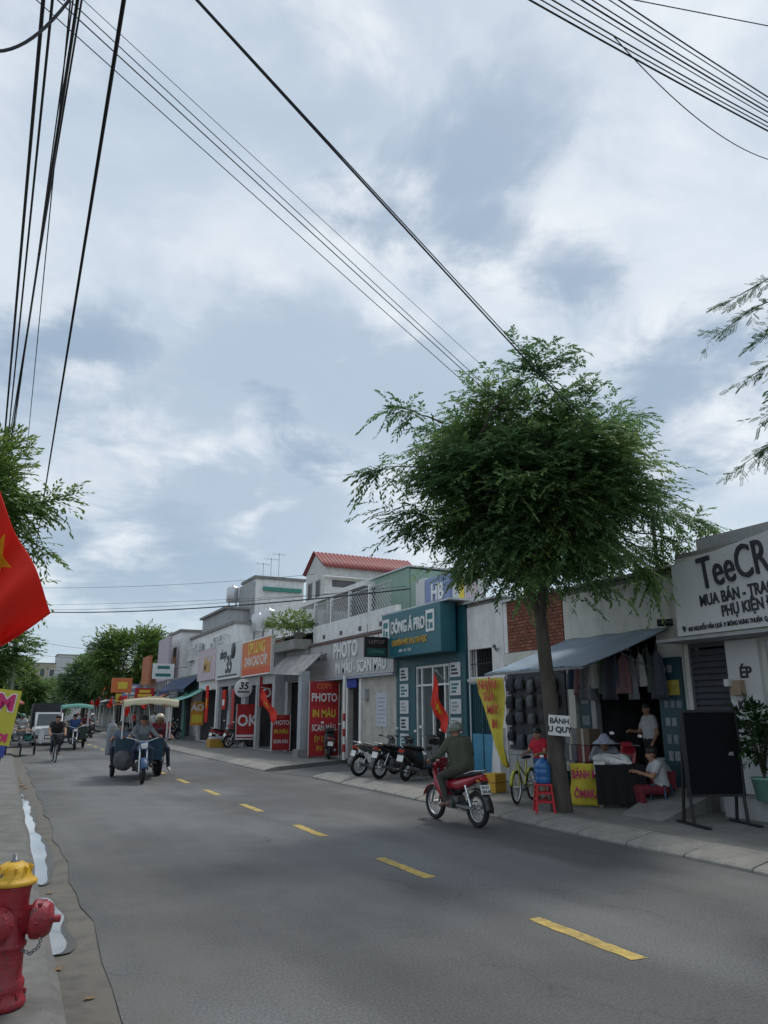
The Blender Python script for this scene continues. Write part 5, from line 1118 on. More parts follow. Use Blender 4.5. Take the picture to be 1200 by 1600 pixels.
tree('bushy tree behind the red flag on the left pavement', (-1.25,15.2,.07), [(-1.25,15.2,.07),(-1.2,15.2,2.0),(-1.15,15.2,3.6)], .2, (-1.30,15.2,5.7), (1.2,1.4,1.2), 1900, 40, .13, .048, 12, LEAF2, .15, seed=21, extra=[((-.2,14.8,5.4),(.5,14.5,5.6),30,.5),((-.3,14.8,4.9),(.35,14.5,4.6),24,.7),((-.3,15,4.5),(.25,15,3.85),14,.7)])
tree('round street tree beyond the cargo tricycle on the right', (9.4,75,.13), [(9.4,75,.13),(9.5,75,2),(9.7,75,3.6)], .2, (10.2,75,6.4), (3.4,3.0,3.0), 2600, 70, .30, .13, 10, LEAF2, .28, seed=31, tl=(.7,1.2))
tree('smaller round tree left of the round street tree', (8.2,98,.13), [(8.2,98,.13),(8.3,98,2),(8.4,98,3.0)], .2, (8.5,98,5.3), (2.9,2.6,2.6), 1700, 50, .34, .15, 10, LEAF, .25, seed=32, tl=(.7,1.2))
tree('yellowish tree behind the far shop row', (14.5,84,.0), [(14.5,84,0),(14.5,84,2),(14.6,84,4)], .2, (14.6,84,7.2), (2.6,2.6,2.2), 1300, 45, .34, .15, 10, LEAF2, .25, seed=33, tl=(.7,1.2))
tree('leafy tree behind the yellow notice board', (-2.6,44,.07), [(-2.6,44,.07),(-2.5,44,2),(-2.4,44,3.3)], .2, (-1.9,44,5.0), (2.5,2.6,2.3), 1500, 45, .26, .11, 10, LEAF2, .2, seed=34, tl=(.6,1.0))
tree('far bright tree above the white truck', (-2.0,72,.07), [(-2,72,.07),(-2,72,2),(-1.5,72,2.8)], .2, (0.1,72,4.1), (2.6,2.4,1.9), 1400, 45, .30, .13, 10, LEAF2, .2, seed=35, tl=(.6,1.0))
for k, (x, y) in enumerate(((2.0,125),(6.5,140),(-2.5,110),(5.0,180))):
    tree(['far tree at the end of the street above the truck','far tree right of the ochre block','far tree on the left pavement edge','farthest tree closing the street'][k], (x,y,0), [(x,y,0),(x,y,1.5),(x,y,2.4)], .2, (x,y,4.0), (3.4,3,2.4), 800, 36, .5, .24, 9, LEAF, .25, seed=41+k, tl=(.9,1.4))
def shrub(label, loc, r, h, n, L_, W, m, tone=.55, pot=None, group=None, seed=3, cat='plant'):
    rng = np.random.default_rng(seed); t = thing('potted_plant' if pot else 'shrub', label, cat, loc, 0, group); z0 = 0
    if pot:
        b = MB(); pr, ph = pot[0], pot[1]; b.lathe([(0,.0),(pr*.72,0),(pr,ph),(pr*1.06,ph),(pr*1.06,ph*.92),(pr*.95,ph*.92)], (0,0,0), 20); b.build('pot', pot[2], t); z0 = ph*.9
        b = MB(); b.lathe([(0,0),(pr*.94,0)], (0,0,ph*.9), 16); b.build('soil', mat('soil', (.05,.035,.025), .95), t)
    b = MB()
    for k in range(8): a = k*.8; b.tube([(0,0,z0),(r*.25*math.cos(a), r*.25*math.sin(a), z0+h*.5),(r*.5*math.cos(a), r*.5*math.sin(a), z0+h*.85)], [.014,.010,.005], 5)
    b.build('stem', bark, t)
    v = unit(rng.normal(0,1,(n,3))); v[:,2] = np.abs(v[:,2])*rng.uniform(-.6,1,n)
    P = v*np.array([r*.8,r*.8,h*.45])+np.array([0,0,z0+h*.55]); D = unit(v+rng.normal(0,.4,(n,3))+np.array([0,0,.25]))
    foliage('foliage', P, D, np.full(n, .22), np.full(n, tone)+rng.normal(0,.12,n), m, t, 9, L_, W, rng); return t
shrub('dark leafy plant in a pale green pot at the right edge', (10.72,8.30,.45), .42, 1.15, 150, .15, .05, LEAF3, .3, (.20,.34,mat('pale_green_pot', (.20,.42,.34), .5)), seed=4)
shrub('yellow green shrub spilling over the corner house terrace', (10.75,30.9,4.7), 1.15, 1.35, 300, .14, .05, LEAF2, .75, seed=6, cat='shrub')
shrub('small green plant pot on the corner house terrace edge', (10.7,29.75,4.7), .4, .5, 40, .12, .05, LEAF2, .6, (.22,.3,concrete), seed=7)
# ------------------------------------------------------------------ street furniture, flags, signs on the left
def hydrant():
    t = thing('fire_hydrant', 'red fire hydrant with yellow cap at the lower left kerb', 'hydrant', (.165,5.58,.066), R(-12), None, .94); t.scale = (.89,.89,.94)
    hr = mat('hydrant_red', (.29,.016,.028), .45, var=.3, scale=7, bump=.35, bscale=45, grime=.55, grime_col=(.10,.03,.025), chips=(.60,11,(.07,.05,.045))); hy = mat('hydrant_yellow', (.60,.35,.02), .5, var=.2, scale=7, bump=.3, bscale=45, grime=.45, grime_col=(.26,.15,.04), chips=(.61,12,(.16,.10,.05)))
    b = MB(); b.lathe([(0,0),(.165,0),(.172,.015),(.168,.045),(.152,.06),(.145,.085),(.150,.10),(.150,.135),(.140,.15),(.128,.17),(.124,.30),(.124,.335),(.136,.345),(.136,.365),(.124,.375),(.122,.55),(.124,.66),(.132,.70),(.136,.715),(.0,.72)], n=36); b.build('barrel', hr, t)
    for k in range(8): b = MB(); a = k*PI/4+.2; b.cyl((.155*math.cos(a),.155*math.sin(a),.055),(.155*math.cos(a),.155*math.sin(a),.085),.012,n=6); b.build('base_bolt', hr, t)
    b = MB(); b.lathe([(.138,.716),(.160,.718),(.162,.735),(.150,.745),(.120,.765),(.112,.80),(.095,.83),(.06,.85),(.0,.855)], n=36); c = b.build('cap', hy, t)
    for k in range(10):
        a = k*PI/5; b = MB(); b.cbox((.104*math.cos(a),.104*math.sin(a),.798), (.03,.01,.07), (0,R(20),a)); b.build('cap_rib', hy, c)
    b = MB(); b.lathe([(.03,.85),(.03,.865),(.02,.868),(.02,.90),(0,.90)], n=5); b.build('operating_nut', steel, c)
    def outlet(d, L_, r, nm, zc):
        d = Vector(d).normalized(); b = MB()
        b.lathe([(r*.92,.05),(r*.92,L_*.55),(r*1.22,L_*.56),(r*1.26,L_*.60),(r*1.26,L_*.68),(r*1.15,L_*.70),(r*1.12,L_*.86),(r*.95,L_*.94),(r*.35,L_*.97),(r*.33,L_*1.0),(0,L_)], (0,0,zc), 28, None, d); o = b.build(nm, hr, t)
        b = MB(); b.lathe([(.026,0),(.024,.05),(0,.052)], tuple(d*L_*.99+Vector((0,0,zc))), 5, None, d); b.build('outlet_nut', hr, o)
        for k in range(6):
            b = MB(); s = d.cross(Vector((0,0,1))).normalized(); a = k*PI/3; v = (s*math.cos(a)+Vector((0,0,1))*math.sin(a))*r*1.18
            b.cyl(tuple(d*L_*.68+v+Vector((0,0,zc))), tuple(d*L_*.78+v+Vector((0,0,zc))), .010, n=6); b.build('flange_bolt', hr, o)
        return o
    o = outlet((1,-.12,0), .30, .095, 'side_outlet', .50); outlet((-1,.1,0), .26, .07, 'side_outlet', .50); outlet((-.25,-1,0), .22, .085, 'pumper_outlet', .50)
    b = MB(); pts = [(.24,-.04,.40),(.22,-.05,.335),(.17,-.04,.30),(.11,-.05,.335)]
    for i in range(3):
        for k in range(5):
            f = k/5; p = Vector(pts[i])*(1-f)+Vector(pts[i+1])*f; b.torus(p, (1,0,.3) if k%2 else (0,1,.2), .010, .0032, 10, 5)
    b.build('chain', steel, t); return t
hydrant()
def cloth_flag(label, corners, fold, pole, nfold=3, star=True, depth=Vector((0,1,0)), size=(36,24), group='national flags', sc=(.5,.5), sr=.24):
    """corners: hoist top, fly top, fly bottom, hoist bottom"""
    A, B_, C_, D_ = [Vector(c) for c in corners]; t = thing('flag', label, 'flag', tuple(A), 0, group)
    def pos(u, v):
        p = A*(1-u)*(1-v)+B_*u*(1-v)+C_*u*v+D_*(1-u)*v
        w = fold*(math.sin(u*nfold*PI*1.7+v*1.6)*(.35+u)+.4*math.sin(u*11+v*5)*.5)
        return p+depth*w-A
    b = MB(); b.grid(lambda u, v: pos(u, v), *size); b.build('cloth', redflag, t, solid=.003)
    if star:
        b = MB(); n = 70; W_, H_ = (B_-A).length, (D_-A).length; asp = 1.5
        nor = depth.normalized()
        for i in range(n):
            for j in range(n):
                x, y = (i+.5)/n*2-1, (j+.5)/n*2-1; r_ = math.hypot(x, y); a = (math.atan2(x, -y)) % (2*PI/5); a = min(a, 2*PI/5-a)
                ri = .382; lim = ri*math.sin(PI/5)/(math.sin(PI/5-0)*0+1e-9)
                # edge of a five pointed star between tip (1 at a=0) and notch (ri at a=36 deg)
                px, py = r_*math.cos(a), r_*math.sin(a); nx_, ny_ = ri*math.cos(PI/5), ri*math.sin(PI/5)
                if (px-1)*(ny_)-(py)*(nx_-1) > 0 or r_ > 1: continue
                for sgn in (1,-1):
                    q = []
                    for (dx, dy) in ((0,0),(1,0),(1,1),(0,1)):
                        u = sc[0]+((i+dx)/n*2-1)*sr/asp*1.0; v = sc[1]+((j+dy)/n*2-1)*sr
                        q.append(pos(u, v)+nor*.005*sgn)
                    b.add(q, [(0,1,2,3)], True)
        b.build('star', yellowm, t)
    if pole:
        b = MB(); b.tube([Vector(pole[0])-A, Vector(pole[1])-A], .016, 8); b.build('flag_pole', white_l, t)
    return t
cloth_flag('large red flag with yellow star hanging at the left edge', ((-.42,4.6,3.45),(.17,4.55,2.33),(-.06,4.62,2.13),(-.36,4.6,2.36)), .13, ((-.95,4.6,2.9),(-.35,4.6,3.75)), 2.6, size=(60,40), sc=(.53,.36), sr=.23)
cloth_flag('red flag hanging before the teal shop glass doors', ((10.0,17.25,2.78),(9.82,16.22,1.28),(10.02,16.80,1.26),(9.98,17.42,1.95)), .06, ((10.9,18.1,2.55),(9.95,17.05,2.82)), 2, depth=Vector((1,0,0)), sc=(.46,.5), sr=.27)
cloth_flag('red flag leaning out over the small upright board', ((9.5,30.7,2.72),(9.62,28.7,1.50),(9.6,29.25,1.32),(9.5,30.9,2.35)), .05, ((10.3,32.0,2.75),(9.45,30.6,2.76)), 2, depth=Vector((1,0,0)), sc=(.42,.5), sr=.26)
for k, (x, y, z) in enumerate(((8.3,52,2.9),(8.1,60,3.1),(7.9,67,3.0),(7.8,76,3.2),(8.0,84,3.0),(7.9,57,2.4))):
    q = cloth_flag('small red flag among the far shops, %s one from the tricycle' % ['first','third','fourth','fifth','sixth','second'][k], ((x,y,z),(x-.5,y-.5,z-.75),(x-.15,y-.2,z-1.0),(x+.05,y,z-.65)), .05, ((x+.5,y,0.13),(x,y,z)), 2, size=(12,8), group='red flags far along the right', star=False)
q = thing('shop_sign', 'orange lightbox sign among the far red flags', 'sign', (7.9,62,0), 0); b = MB(); b.box(-.75,.75,-.15,.15,3.2,4.3); b.build('board', orangeb, q, bevel=.02); b = MB(); b.box(-.3,.4,-.16,-.151,3.5,4.0); b.build('print', yel_l, q); b = MB(); b.cyl((.6,0,.13),(.6,0,3.2),.05); b.build('post', steel, q)
# yellow notice board on legs at the left edge
q = thing('notice_board', 'yellow notice board with magenta letters leaning at the left edge', 'sign', (-.74,14,.06), 0); q.rotation_euler = (R(-4), R(6.5), 0)
b = MB(); b.box(-.35,.72,-.02,.02,1.27,2.15); b.build('board', mat('sign_yellow', (.52,.47,.04), .55, var=.08), q); b = MB(); b.box(-.35,.68,-.02,.02,1.08,1.265); b.build('lower_panel', mat('sign_blue', (.04,.06,.30), .55), q)
b = MB(); b.box(.62,.65,-.012,.012,0,1.08); b.box(-.30,-.27,-.012,.012,0,1.08); b.build('leg', black, q)
text('lettering', 'M', .36, white_l, q, (.52,-.024,1.93), bold=.03, sx=1.0); text('lettering', 'M', .36, mag_l, q, (.52,-.032,1.93), bold=.012, sx=1.0); text('lettering', 'OI', .16, mag_l, q, (.57,-.024,1.38), bold=.012, sx=1.1); text('lettering', 'O', .15, mat('orange_letters', (.55,.2,.03), .6), q, (.40,-.024,1.6), bold=.01)
# black board on legs before the louvred shutter
q = thing('blackboard', 'black board on four tall legs before the louvred shutter', 'board', (9.86,8.50,PZ), R(-18))
b = MB(); b.box(-.43,.43,-.02,.02,.44,1.64); b.build('panel', mat('chalkboard', (.006,.007,.009), .85, spec=.15), q)
b = MB(); b.box(-.47,.47,-.03,.03,1.641,1.68); b.box(-.47,.47,-.03,.03,.40,.439); b.box(-.47,-.43,-.03,.03,.44,1.64); b.box(.43,.47,-.03,.03,.44,1.64); b.build('frame', black, q)
for x, y1 in ((-.44,-.06),(.44,-.06),(-.44,.35),(.44,.35)): b = MB(); b.tube([(x,0 if y1 < 0 else .03,1.5 if y1 > 0 else .5),(x,y1*.7,0)], .028, 6); b.build('leg', black, q)
b = MB(); b.box(-.48,-.40,-.45,.40,-.001,.03); b.build('foot_bar', black, q); b = MB(); b.box(.40,.48,-.35,.40,-.001,.03); b.build('foot_bar', black, q)
text('chalk_mark', 'A5', .07, greysign, q, (.30,-.023,1.02), bold=.002)
# concrete ramp up to the shop floor
q = thing('ramp', 'sloping concrete ramp between the black board and red crates', 'ramp', (0,0,0), 0)
b = MB(); b.add([(9.35,9.15,PZ),(9.35,10.05,PZ),(11.12,10.75,.46),(11.12,9.55,.46),(11.12,10.75,PZ-.05),(11.12,9.55,PZ-.05)], [(0,3,2,1),(0,5,3),(1,2,4),(2,3,5,4)]); b.build('slab', concrete, q)
# paper sign on the tree
q = thing('paper_sign', 'small white handwritten sign tied to the tree trunk', 'sign', (8.56,10.58,1.38), R(-38)); b = MB(); b.cbox((.04,0,.17), (.36,.012,.34), (0,R(4),0)); b.build('sheet', platem, q)
text('lettering', 'BÁNH', .12, black_l, q, (.05,-.010,.24), (PI/2,R(4),0), .002, bold=.004); text('lettering', 'U QUY', .13, black_l, q, (.05,-.010,.10), (PI/2,R(4),0), .002, bold=.006)
# red stool and blue water bottle beside the tree
q = thing('plastic_stool', 'red plastic stool beside the tree trunk', 'stool', (8.42,10.86,PZ), R(-30))
pr_ = mat('red_plastic', (.52,.02,.03), .4, var=.05)
b = MB(); b.box(-.14,.14,-.14,.14,.43,.46); b.build('seat', pr_, q, bevel=.01)
for sx in (-1,1):
    for sy in (-1,1): b = MB(); b.tube([(.115*sx,.115*sy,.43),(.155*sx,.155*sy,0)], [.024,.028], 4); b.build('leg', pr_, q)
b = MB()
for z, w_ in ((.16,.14),(.30,.128)):
    b.box(-w_,w_,-w_-.012,-w_+.002,z,z+.03); b.box(-w_,w_,w_-.002,w_+.012,z,z+.03)
    b.box(-w_-.012,-w_+.002,-w_,w_,z+.04,z+.07); b.box(w_-.002,w_+.012,-w_,w_,z+.04,z+.07)
b.build('stretcher', pr_, q)
q = thing('water_bottle', 'big blue water bottle standing on the red stool', 'bottle', (8.44,10.88,PZ+.462), 0)
b = MB(); b.lathe([(0,0),(.125,.0),(.135,.015),(.135,.10),(.128,.115),(.135,.13),(.135,.22),(.128,.235),(.135,.25),(.13,.30),(.09,.36),(.035,.395),(.03,.43),(0,.43)], n=24); b.build('body', mat('blue_plastic', (.03,.13,.33), .2, var=.1), q); b = MB(); b.lathe([(.036,.425),(.036,.46),(0,.462)], n=14); b.build('cap', white_l, q)
# yellow crate by the gate
q = thing('crate', 'yellow plastic crate on the pavement behind the red motorbike', 'crate', (9.55,13.95,PZ), R(20)); yc = mat('yellow_plastic', (.60,.34,.03), .5)
b = MB(); b.box(-.2,.2,-.15,.15,0,.19); b.build('lower_box', yc, q, bevel=.01); b = MB(); b.box(-.2,.2,-.15,.15,.20,.38); b.build('upper_box', yc, q, bevel=.01); b = MB(); b.box(-.19,.19,-.14,.14,.185,.205); b.build('band', black, q)
# yellow cloth banner hanging in a wedge from the awning corner
q = thing('hanging_banner', 'yellow cloth banner with red letters hanging in a wedge by the gate', 'banner', (9.7,14.8,0), 0)
def bpos(u, v):
    a0, a1 = Vector((0,-.02,2.52)), Vector((.03,-1.02,2.50)); b0, b1 = Vector((.02,-.95,.66)), Vector((.03,-1.10,.62))
    l = a0.lerp(b0, max(0, (v-.18)/.82)**1.0) if v > .18 else Vector((0,-.02-.02*v,2.52-1.86*v)); l.z = 2.52-1.86*v; r_ = a1.lerp(b1, v)
    p = l.lerp(r_, u); p.x += .05*math.sin(u*9+v*3)*(.3+v)+.04*math.sin(v*7); return p
b = MB(); b.grid(bpos, 16, 28); b.build('cloth', yellowb, q, solid=.004)
for v, s, uu in ((.08,'NHẬN',.5),(.22,'SỬA',.5),(.37,'MÁY',.55),(.53,'IN',.55)):
    p = bpos(uu, v); text('lettering', s, .26, red_l, q, (p.x-.07,p.y,p.z), (PI/2,0,-PI/2), .002, bold=.008, sx=.95-.4*v)
# food vendor's table with cloth and banner
q = thing('vendor_table', 'vendor table draped in black cloth left of the red crates', 'table', (10.10,10.87,PZ), R(-30))
b = MB(); b.box(-.42,.42,-.28,.28,.68,.72); b.build('top', wood, q)
for sx in (-1,1):
    for sy in (-1,1): b = MB(); b.box(.37*sx-.02,.37*sx+.02,.24*sy-.02,.24*sy+.02,0,.68); b.build('leg', steel, q)
b = MB(); b.grid(lambda u, v: (-.44+.88*u, -.295-.015*math.sin(u*26)*v, .725-.66*v), 40, 6); b.grid(lambda u, v: (.44+.012*math.sin(u*17)*v, -.29+.58*u, .725-.66*v), 20, 6); b.box(-.44,.44,-.29,.29,.722,.727); b.build('black_cloth', mat('black_cloth', (.012,.012,.014), .95), q)
q = thing('cloth_pile', 'white plastic bags piled on the vendor table', 'bags', (10.10,10.87,PZ+.73), R(-30)); wb = mat('white_plastic', (.72,.73,.72), .45, var=.12, bump=.4, bscale=18)
b = MB()
for k in range(9):
    a = random.uniform(0,6.28); r0 = random.uniform(.09,.16); b.loft([((random.uniform(-.26,.26),random.uniform(-.18,.12)-r0,.0+.03),r0*.5,.02),((random.uniform(-.26,.26),random.uniform(-.18,.12),.08),r0*1.2,.10),((random.uniform(-.26,.26),random.uniform(-.1,.16)+r0,.03),r0*.6,.02)], 10, 2)
b.build('bags', wb, q)
q = thing('price_banner', 'yellow banner with red letters tied to the vendor table front', 'banner', (9.60,11.12,PZ), R(-38))
b = MB(); b.grid(lambda u, v: (-.28+.56*u+.02*math.sin(v*6), -.05+.03*math.sin(u*8+v*3), .74-.72*v), 20, 14); b.build('cloth', mat('bright_yellow_cloth', (.62,.52,.05), .7), q, solid=.004)
text('lettering', 'BÁNH MÌ', .20, mag_l, q, (-.02,-.095,.55), ext=.002, bold=.006, sx=.58); text('lettering', 'ÔMAKAI', .20, mag_l, q, (.01,-.095,.22), ext=.002, bold=.006, sx=.62)
b = MB(); b.box(.14,.34,-.12,-.10,.56,.78); b.build('white_card', platem, q)
q = thing('steel_pot', 'steaming pot with a white lid left of the vendor table', 'pot', (9.55,11.75,PZ), 0); b = MB(); b.lathe([(0,0),(.16,0),(.17,.02),(.17,.56),(.18,.57)], n=22); b.build('drum', mat('dark_teal_drum', (.02,.08,.09), .5), q); b = MB(); b.ball((0,0,.60), (.17,.17,.12), 18, 8, None, 0, PI/2); b.build('lid', wb, q)
for k, (x, y, m) in enumerate(((10.75,11.25,'blue'),(10.44,10.16,'blue'))):
    q = thing('plastic_stool', ['blue plastic stool behind the vendor table','blue plastic stool under the customer in white'][k], 'stool', (x,y,PZ), .3*k); bp_ = mat('blue_stool', (.05,.09,.16), .5)
    b = MB(); b.box(-.14,.14,-.14,.14,.40,.43); b.build('seat', bp_, q, bevel=.01)
    for sx in (-1,1):
        for sy in (-1,1): b = MB(); b.tube([(.115*sx,.115*sy,.40),(.15*sx,.15*sy,0)], [.024,.026], 4); b.build('leg', bp_, q)
# crates and sacks beside the ramp
rc = mat('dark_red_plastic', (.20,.015,.025), .5)
for k, (x, y, z, w_) in enumerate(((10.55,10.62,PZ+.02,.5),(10.75,10.45,PZ+.33,.44))):
    q = thing('crate', ['dark red crate at the bottom of the pile by the ramp','dark red crate on top of the pile by the ramp'][k], 'crate', (x,y,z), R(-35)); b = MB(); w2 = w_/2
    b.box(-w2,w2,-.18,.18,0,.02); b.box(-w2,w2,-.18,-.16,.021,.29); b.box(-w2,w2,.16,.18,.021,.29); b.box(-w2,-w2+.02,-.159,.159,.021,.29); b.box(w2-.02,w2,-.159,.159,.021,.29); b.build('box', rc, q)
    b = MB(); b.box(-w2-.012,w2+.012,-.195,-.181,.24,.29); b.box(-w2-.012,w2+.012,.181,.195,.24,.29); b.build('rim', rc, q)
for k, (x, y, z, r0) in enumerate(((10.75,10.45,PZ+.42,.24),(10.45,10.75,PZ+.28,.2))):
    q = thing('sack', ['grey white sack on the upper red crate','grey white sack in the lower red crate'][k], 'sack', (x,y,z), k); b = MB(); b.loft([((0,0,0),r0*.8,r0*.6),((.02,0,.12),r0,r0*.75),((0,.02,.28),r0*.8,r0*.6),((.03,0,.36),r0*.3,r0*.25),((.05,0,.42),r0*.4,r0*.2)], 14, 2.2, axis='z'); b.build('bag', mat('grey_sack', (.34,.35,.36), .7, var=.2, bump=.4, bscale=14), q)
# goods inside the open shop
for k in range(3):
    q = thing('shelf', ['stocked shelf on the left inside the open shop','stocked shelf at the back of the open shop','stocked shelf on the right inside the open shop'][k], 'shelf', [(11.9,13.1,.30),(14.6,12.6,.30),(12.6,10.45,.30)][k], [R(90),STREET,R(-90)-PI/2*0][k] if k != 2 else R(-90))
    b = MB(); L_ = 1.6
    for z in (.1,.6,1.1,1.6,2.1): b.box(0,L_,0,.35,z,z+.03)
    for x in (0,L_-.03): b.box(x,x+.03,0,.35,0,2.4)
    b.build('frame', steel, q)
    for z in (.13,.63,1.13,1.63):
        x = .05
        while x < L_-.25:
            w_ = random.uniform(.12,.3); b = MB(); b.box(x,x+w_,.03,.03+random.uniform(.2,.28),z+.001,z+random.uniform(.2,.42)); b.build('stock_box', random.choice([bagc[0],bagc[1],bagc[2],mat('dull_card', (.16,.12,.08), .8),mat('dull_blue', (.04,.07,.12), .7),mat('dull_red', (.14,.03,.03), .7)]), q); x += w_+.03
for k in range(12):
    q = thing('hanging_bag', 'dark bag inside the open shop, %s column, %s row back' % (['first','second','third','fourth'][k%4], ['front','middle','rear'][k//4]), 'bag', (11.75+.35*(k%4), 10.9+.62*(k//4)+.1*(k%2), 2.35+random.uniform(-.1,.3)), random.uniform(0,3), 'items hanging in the open shop')
    b = MB(); h_ = random.uniform(.35,.6); b.loft([((0,0,0),.12,.05),((0,0,h_*.5),.15,.06),((0,0,h_),.05,.03)], 10, 3, axis='z'); b.build('item', bagc[k%5], q); b = MB(); b.tube([(0,0,h_),(0,0,h_+.3)], .006, 4); b.build('hook', steel, q)
# stock piled and hung at the front of the open shop
for k in range(11):
    c_ = [mat('dull_card', (.16,.12,.08), .8),mat('dull_blue', (.04,.07,.12), .7),bagc[2],mat('dull_red', (.14,.03,.03), .7),bagc[4]][k%5]
    q = thing('carton', 'stacked carton at the open shop front, %s of the pile' % ['bottom left','bottom second','bottom third','bottom right','middle left','middle second','middle right','upper left','upper right','top left','top right'][k], 'box', (10.98+.05*(k%2), 13.15-.42*[0,1,2,3,.1,1.1,2.2,.2,1.3,.3,1.3][k], PZ+[0,0,0,0,.33,.33,.33,.66,.66,.99,.99][k]), STREET, 'cartons piled at the open shop front'); b = MB(); b.box(0,.38,-.28,.02,.0,.32); b.build('box', c_, q, bevel=.01); b = MB(); b.box(.15,.21,-.283,-.2805,.0,.32); b.build('tape', beigep, q)
for k in range(12):
    q = thing('hanging_garment', 'garment hanging under the awning, number %s from the left' % ['one','two','three','four','five','six','seven','eight','nine','ten','eleven','twelve'][k], 'clothes', (11.05, 13.0-.22*k, 2.25-.12*(k%3)), STREET+random.uniform(-.5,.5), 'garments hanging under the awning'); b = MB(); h_ = .55+.12*(k%3)
    b.grid(lambda u, v: ((u-.5)*(.22+.16*v), -.03*math.sin(u*9+k)*(.3+v), h_*(1-v)+.12*(1-abs(u-.5)*2)*(1-v)), 10, 8); b.build('cloth', [mat('dull_blue', (.04,.07,.12), .7),mat('dusty_pink', (.25,.14,.15), .85),bagc[4],mat('dusty_white', (.38,.38,.37), .85),mat('dull_green', (.06,.10,.07), .85),bagc[1]][k%6], q, solid=.01)
    b = MB(); b.tube([(0,0,h_+.1),(0,0,h_+.22),(.03,0,h_+.26)], .006, 4); b.build('hanger', steel, q)
# red and white striped post and banners of the print shop
q = thing('striped_post', 'red and white striped post beside the print shop door', 'post', (10.95,25.35,PZ), 0)
for k in range(11):
    b = MB(); b.cyl((0,0,k*.265),(0,0,k*.265+.263),.055,n=14); b.build('band', redb if k in (1,3,5) else white_l, q)
def print_board(name, label, loc, w, h, z0, lines, rz=0):
    q = thing(name, label, 'sign', loc, rz); b = MB(); b.box(-w/2,w/2,-.02,.02,z0,z0+h); b.build('board', redb, q); b = MB()
    for x in (-w/2,w/2-.03): b.box(x,x+.03,-.028,.028,z0,z0+h) if 0 else b.box(x-.015*(1 if x < 0 else -1),x+.03-.015*(1 if x < 0 else -1),-.03,-.021,z0,z0+h)
    b.build('frame', white_l, q)
    for (s, sz, zz, m, sx) in lines: text('lettering', s, sz, m, q, (0,-.028,z0+h*zz), ext=.003, bold=sz*.025, sx=sx)
    return q
t = print_board('banner', 'tall red banner with white and yellow print beside the striped post', (10.82,27.0,0), 1.22, 2.72, .18, (('COPY',.26,.93,orangeb,.9),('PHOTO',.42,.775,white_l,.72),('IN MÀU',.38,.56,yel_l,.72),('SCAN MÀU',.32,.37,white_l,.60),('ÉP DẺO',.26,.22,gold_l,.85),('IN A0',.26,.10,gold_l,.9)))
b = MB(); b.box(-.60,.60,-.027,-.0215,1.30,2.0); b.build('lower_band', mat('bright_red_print', (.50,.03,.04), .6), t)
t = print_board('upright_board', 'small red upright board with white and yellow print below the leaning flag', (10.5,31.0,PZ), .80, 1.42, .10, (('COPY',.12,.94,orangeb,.9),('PHOTO',.26,.77,white_l,.76),('IN MÀU',.24,.52,yel_l,.75),('SCAN MÀU',.2,.24,white_l,.62)))
b = MB(); b.box(-.38,-.34,.02,.5,0,.04); b.box(.34,.38,.02,.5,0,.04); b.build('foot', steel, t)
t = print_board('upright_board', 'red board with two big white letters at the kerb', (10.35,35.6,PZ), 1.05, 1.62, .38, (('OK',.72,.52,white_l,.9),)); b = MB(); b.box(-.5,.5,-.03,-.021,.50,.60); b.box(-.5,.5,-.03,-.021,.38,.44); b.build('stripe', white_l, t); b = MB(); b.box(-.45,-.40,-.015,.015,0,.38); b.box(.40,.45,-.015,.015,0,.38); b.build('leg', steel, t)
t = print_board('wall_sign', 'red sign with white letters hung under the orange sign', (10.9,33.9,0), 1.1, 1.35, 2.0, (('OK',.6,.45,white_l,.9),))
q = thing('round_sign', 'round white sign with black numerals under the orange sign', 'sign', (9.98,35.2,2.85), 0); b = MB(); b.lathe([(0,-.04),(.43,-.04),(.44,-.03),(.44,.03),(.43,.04),(0,.04)], (0,0,0), 36, None, (0,-1,0)); b.build('disc', white_l, q); b = MB(); b.torus((0,-.0,0), (0,1,0), .44, .02, 36, 6); b.build('rim', black, q)
text('lettering', '35', .46, black_l, q, (0,-.05,.10), bold=.012, shear=.2); b = MB(); b.box(-.28,.28,-.048,-.041,-.2,-.13); b.build('stripe', black_l, q); b = MB(); b.tube([(.42,0,0),(.7,0,0)], .02, 6); b.build('bracket', steel, q)

# ------------------------------------------------------------------ riders, bikes, vehicles
olive = mat('olive_cloth', (.068,.074,.05), .95, var=.2, scale=5, bump=.9, bscale=11, stretch=(1,1,.6)); olive2 = mat('dark_olive_cloth', (.05,.051,.043), .95, var=.2, scale=5, bump=.9, bscale=11, stretch=(1,1,.5))
jean = mat('denim', (.035,.045,.075), .95, var=.15); greyc = mat('grey_cloth', (.22,.235,.26), .95, var=.2, bump=.8, bscale=11); navyc = mat('navy_cloth', (.025,.03,.045), .95)
redc = mat('red_cloth', (.46,.015,.035), .9, var=.15, bump=.8, bscale=11); bluec = mat('blue_cloth', (.05,.12,.30), .9); whitec = mat('white_cloth', (.50,.51,.53), .9); blackc = mat('black_shirt', (.02,.02,.022), .95); shoe = mat('shoe', (.05,.04,.035), .7); sandal = mat('sandal', (.22,.12,.09), .7)
motorbike('red motorbike ridden away from the camera by the olive clad rider', (6.90,11.24,0), R(4), redp, .98, plate_text=('59-X1','234.18'))
p = person('rider in olive shirt and grey helmet on the red motorbike', (6.90,11.24,.0), R(4), 'ride', [olive,olive2,sandal], .98, short=False, vox=.016, bulk=1.22, over=dict(wr=(.31,.27,1.02), el=(.34,.0,1.10))); helmet(p, mat('grey_green_helmet', (.13,.14,.12), .35, coat=.3))
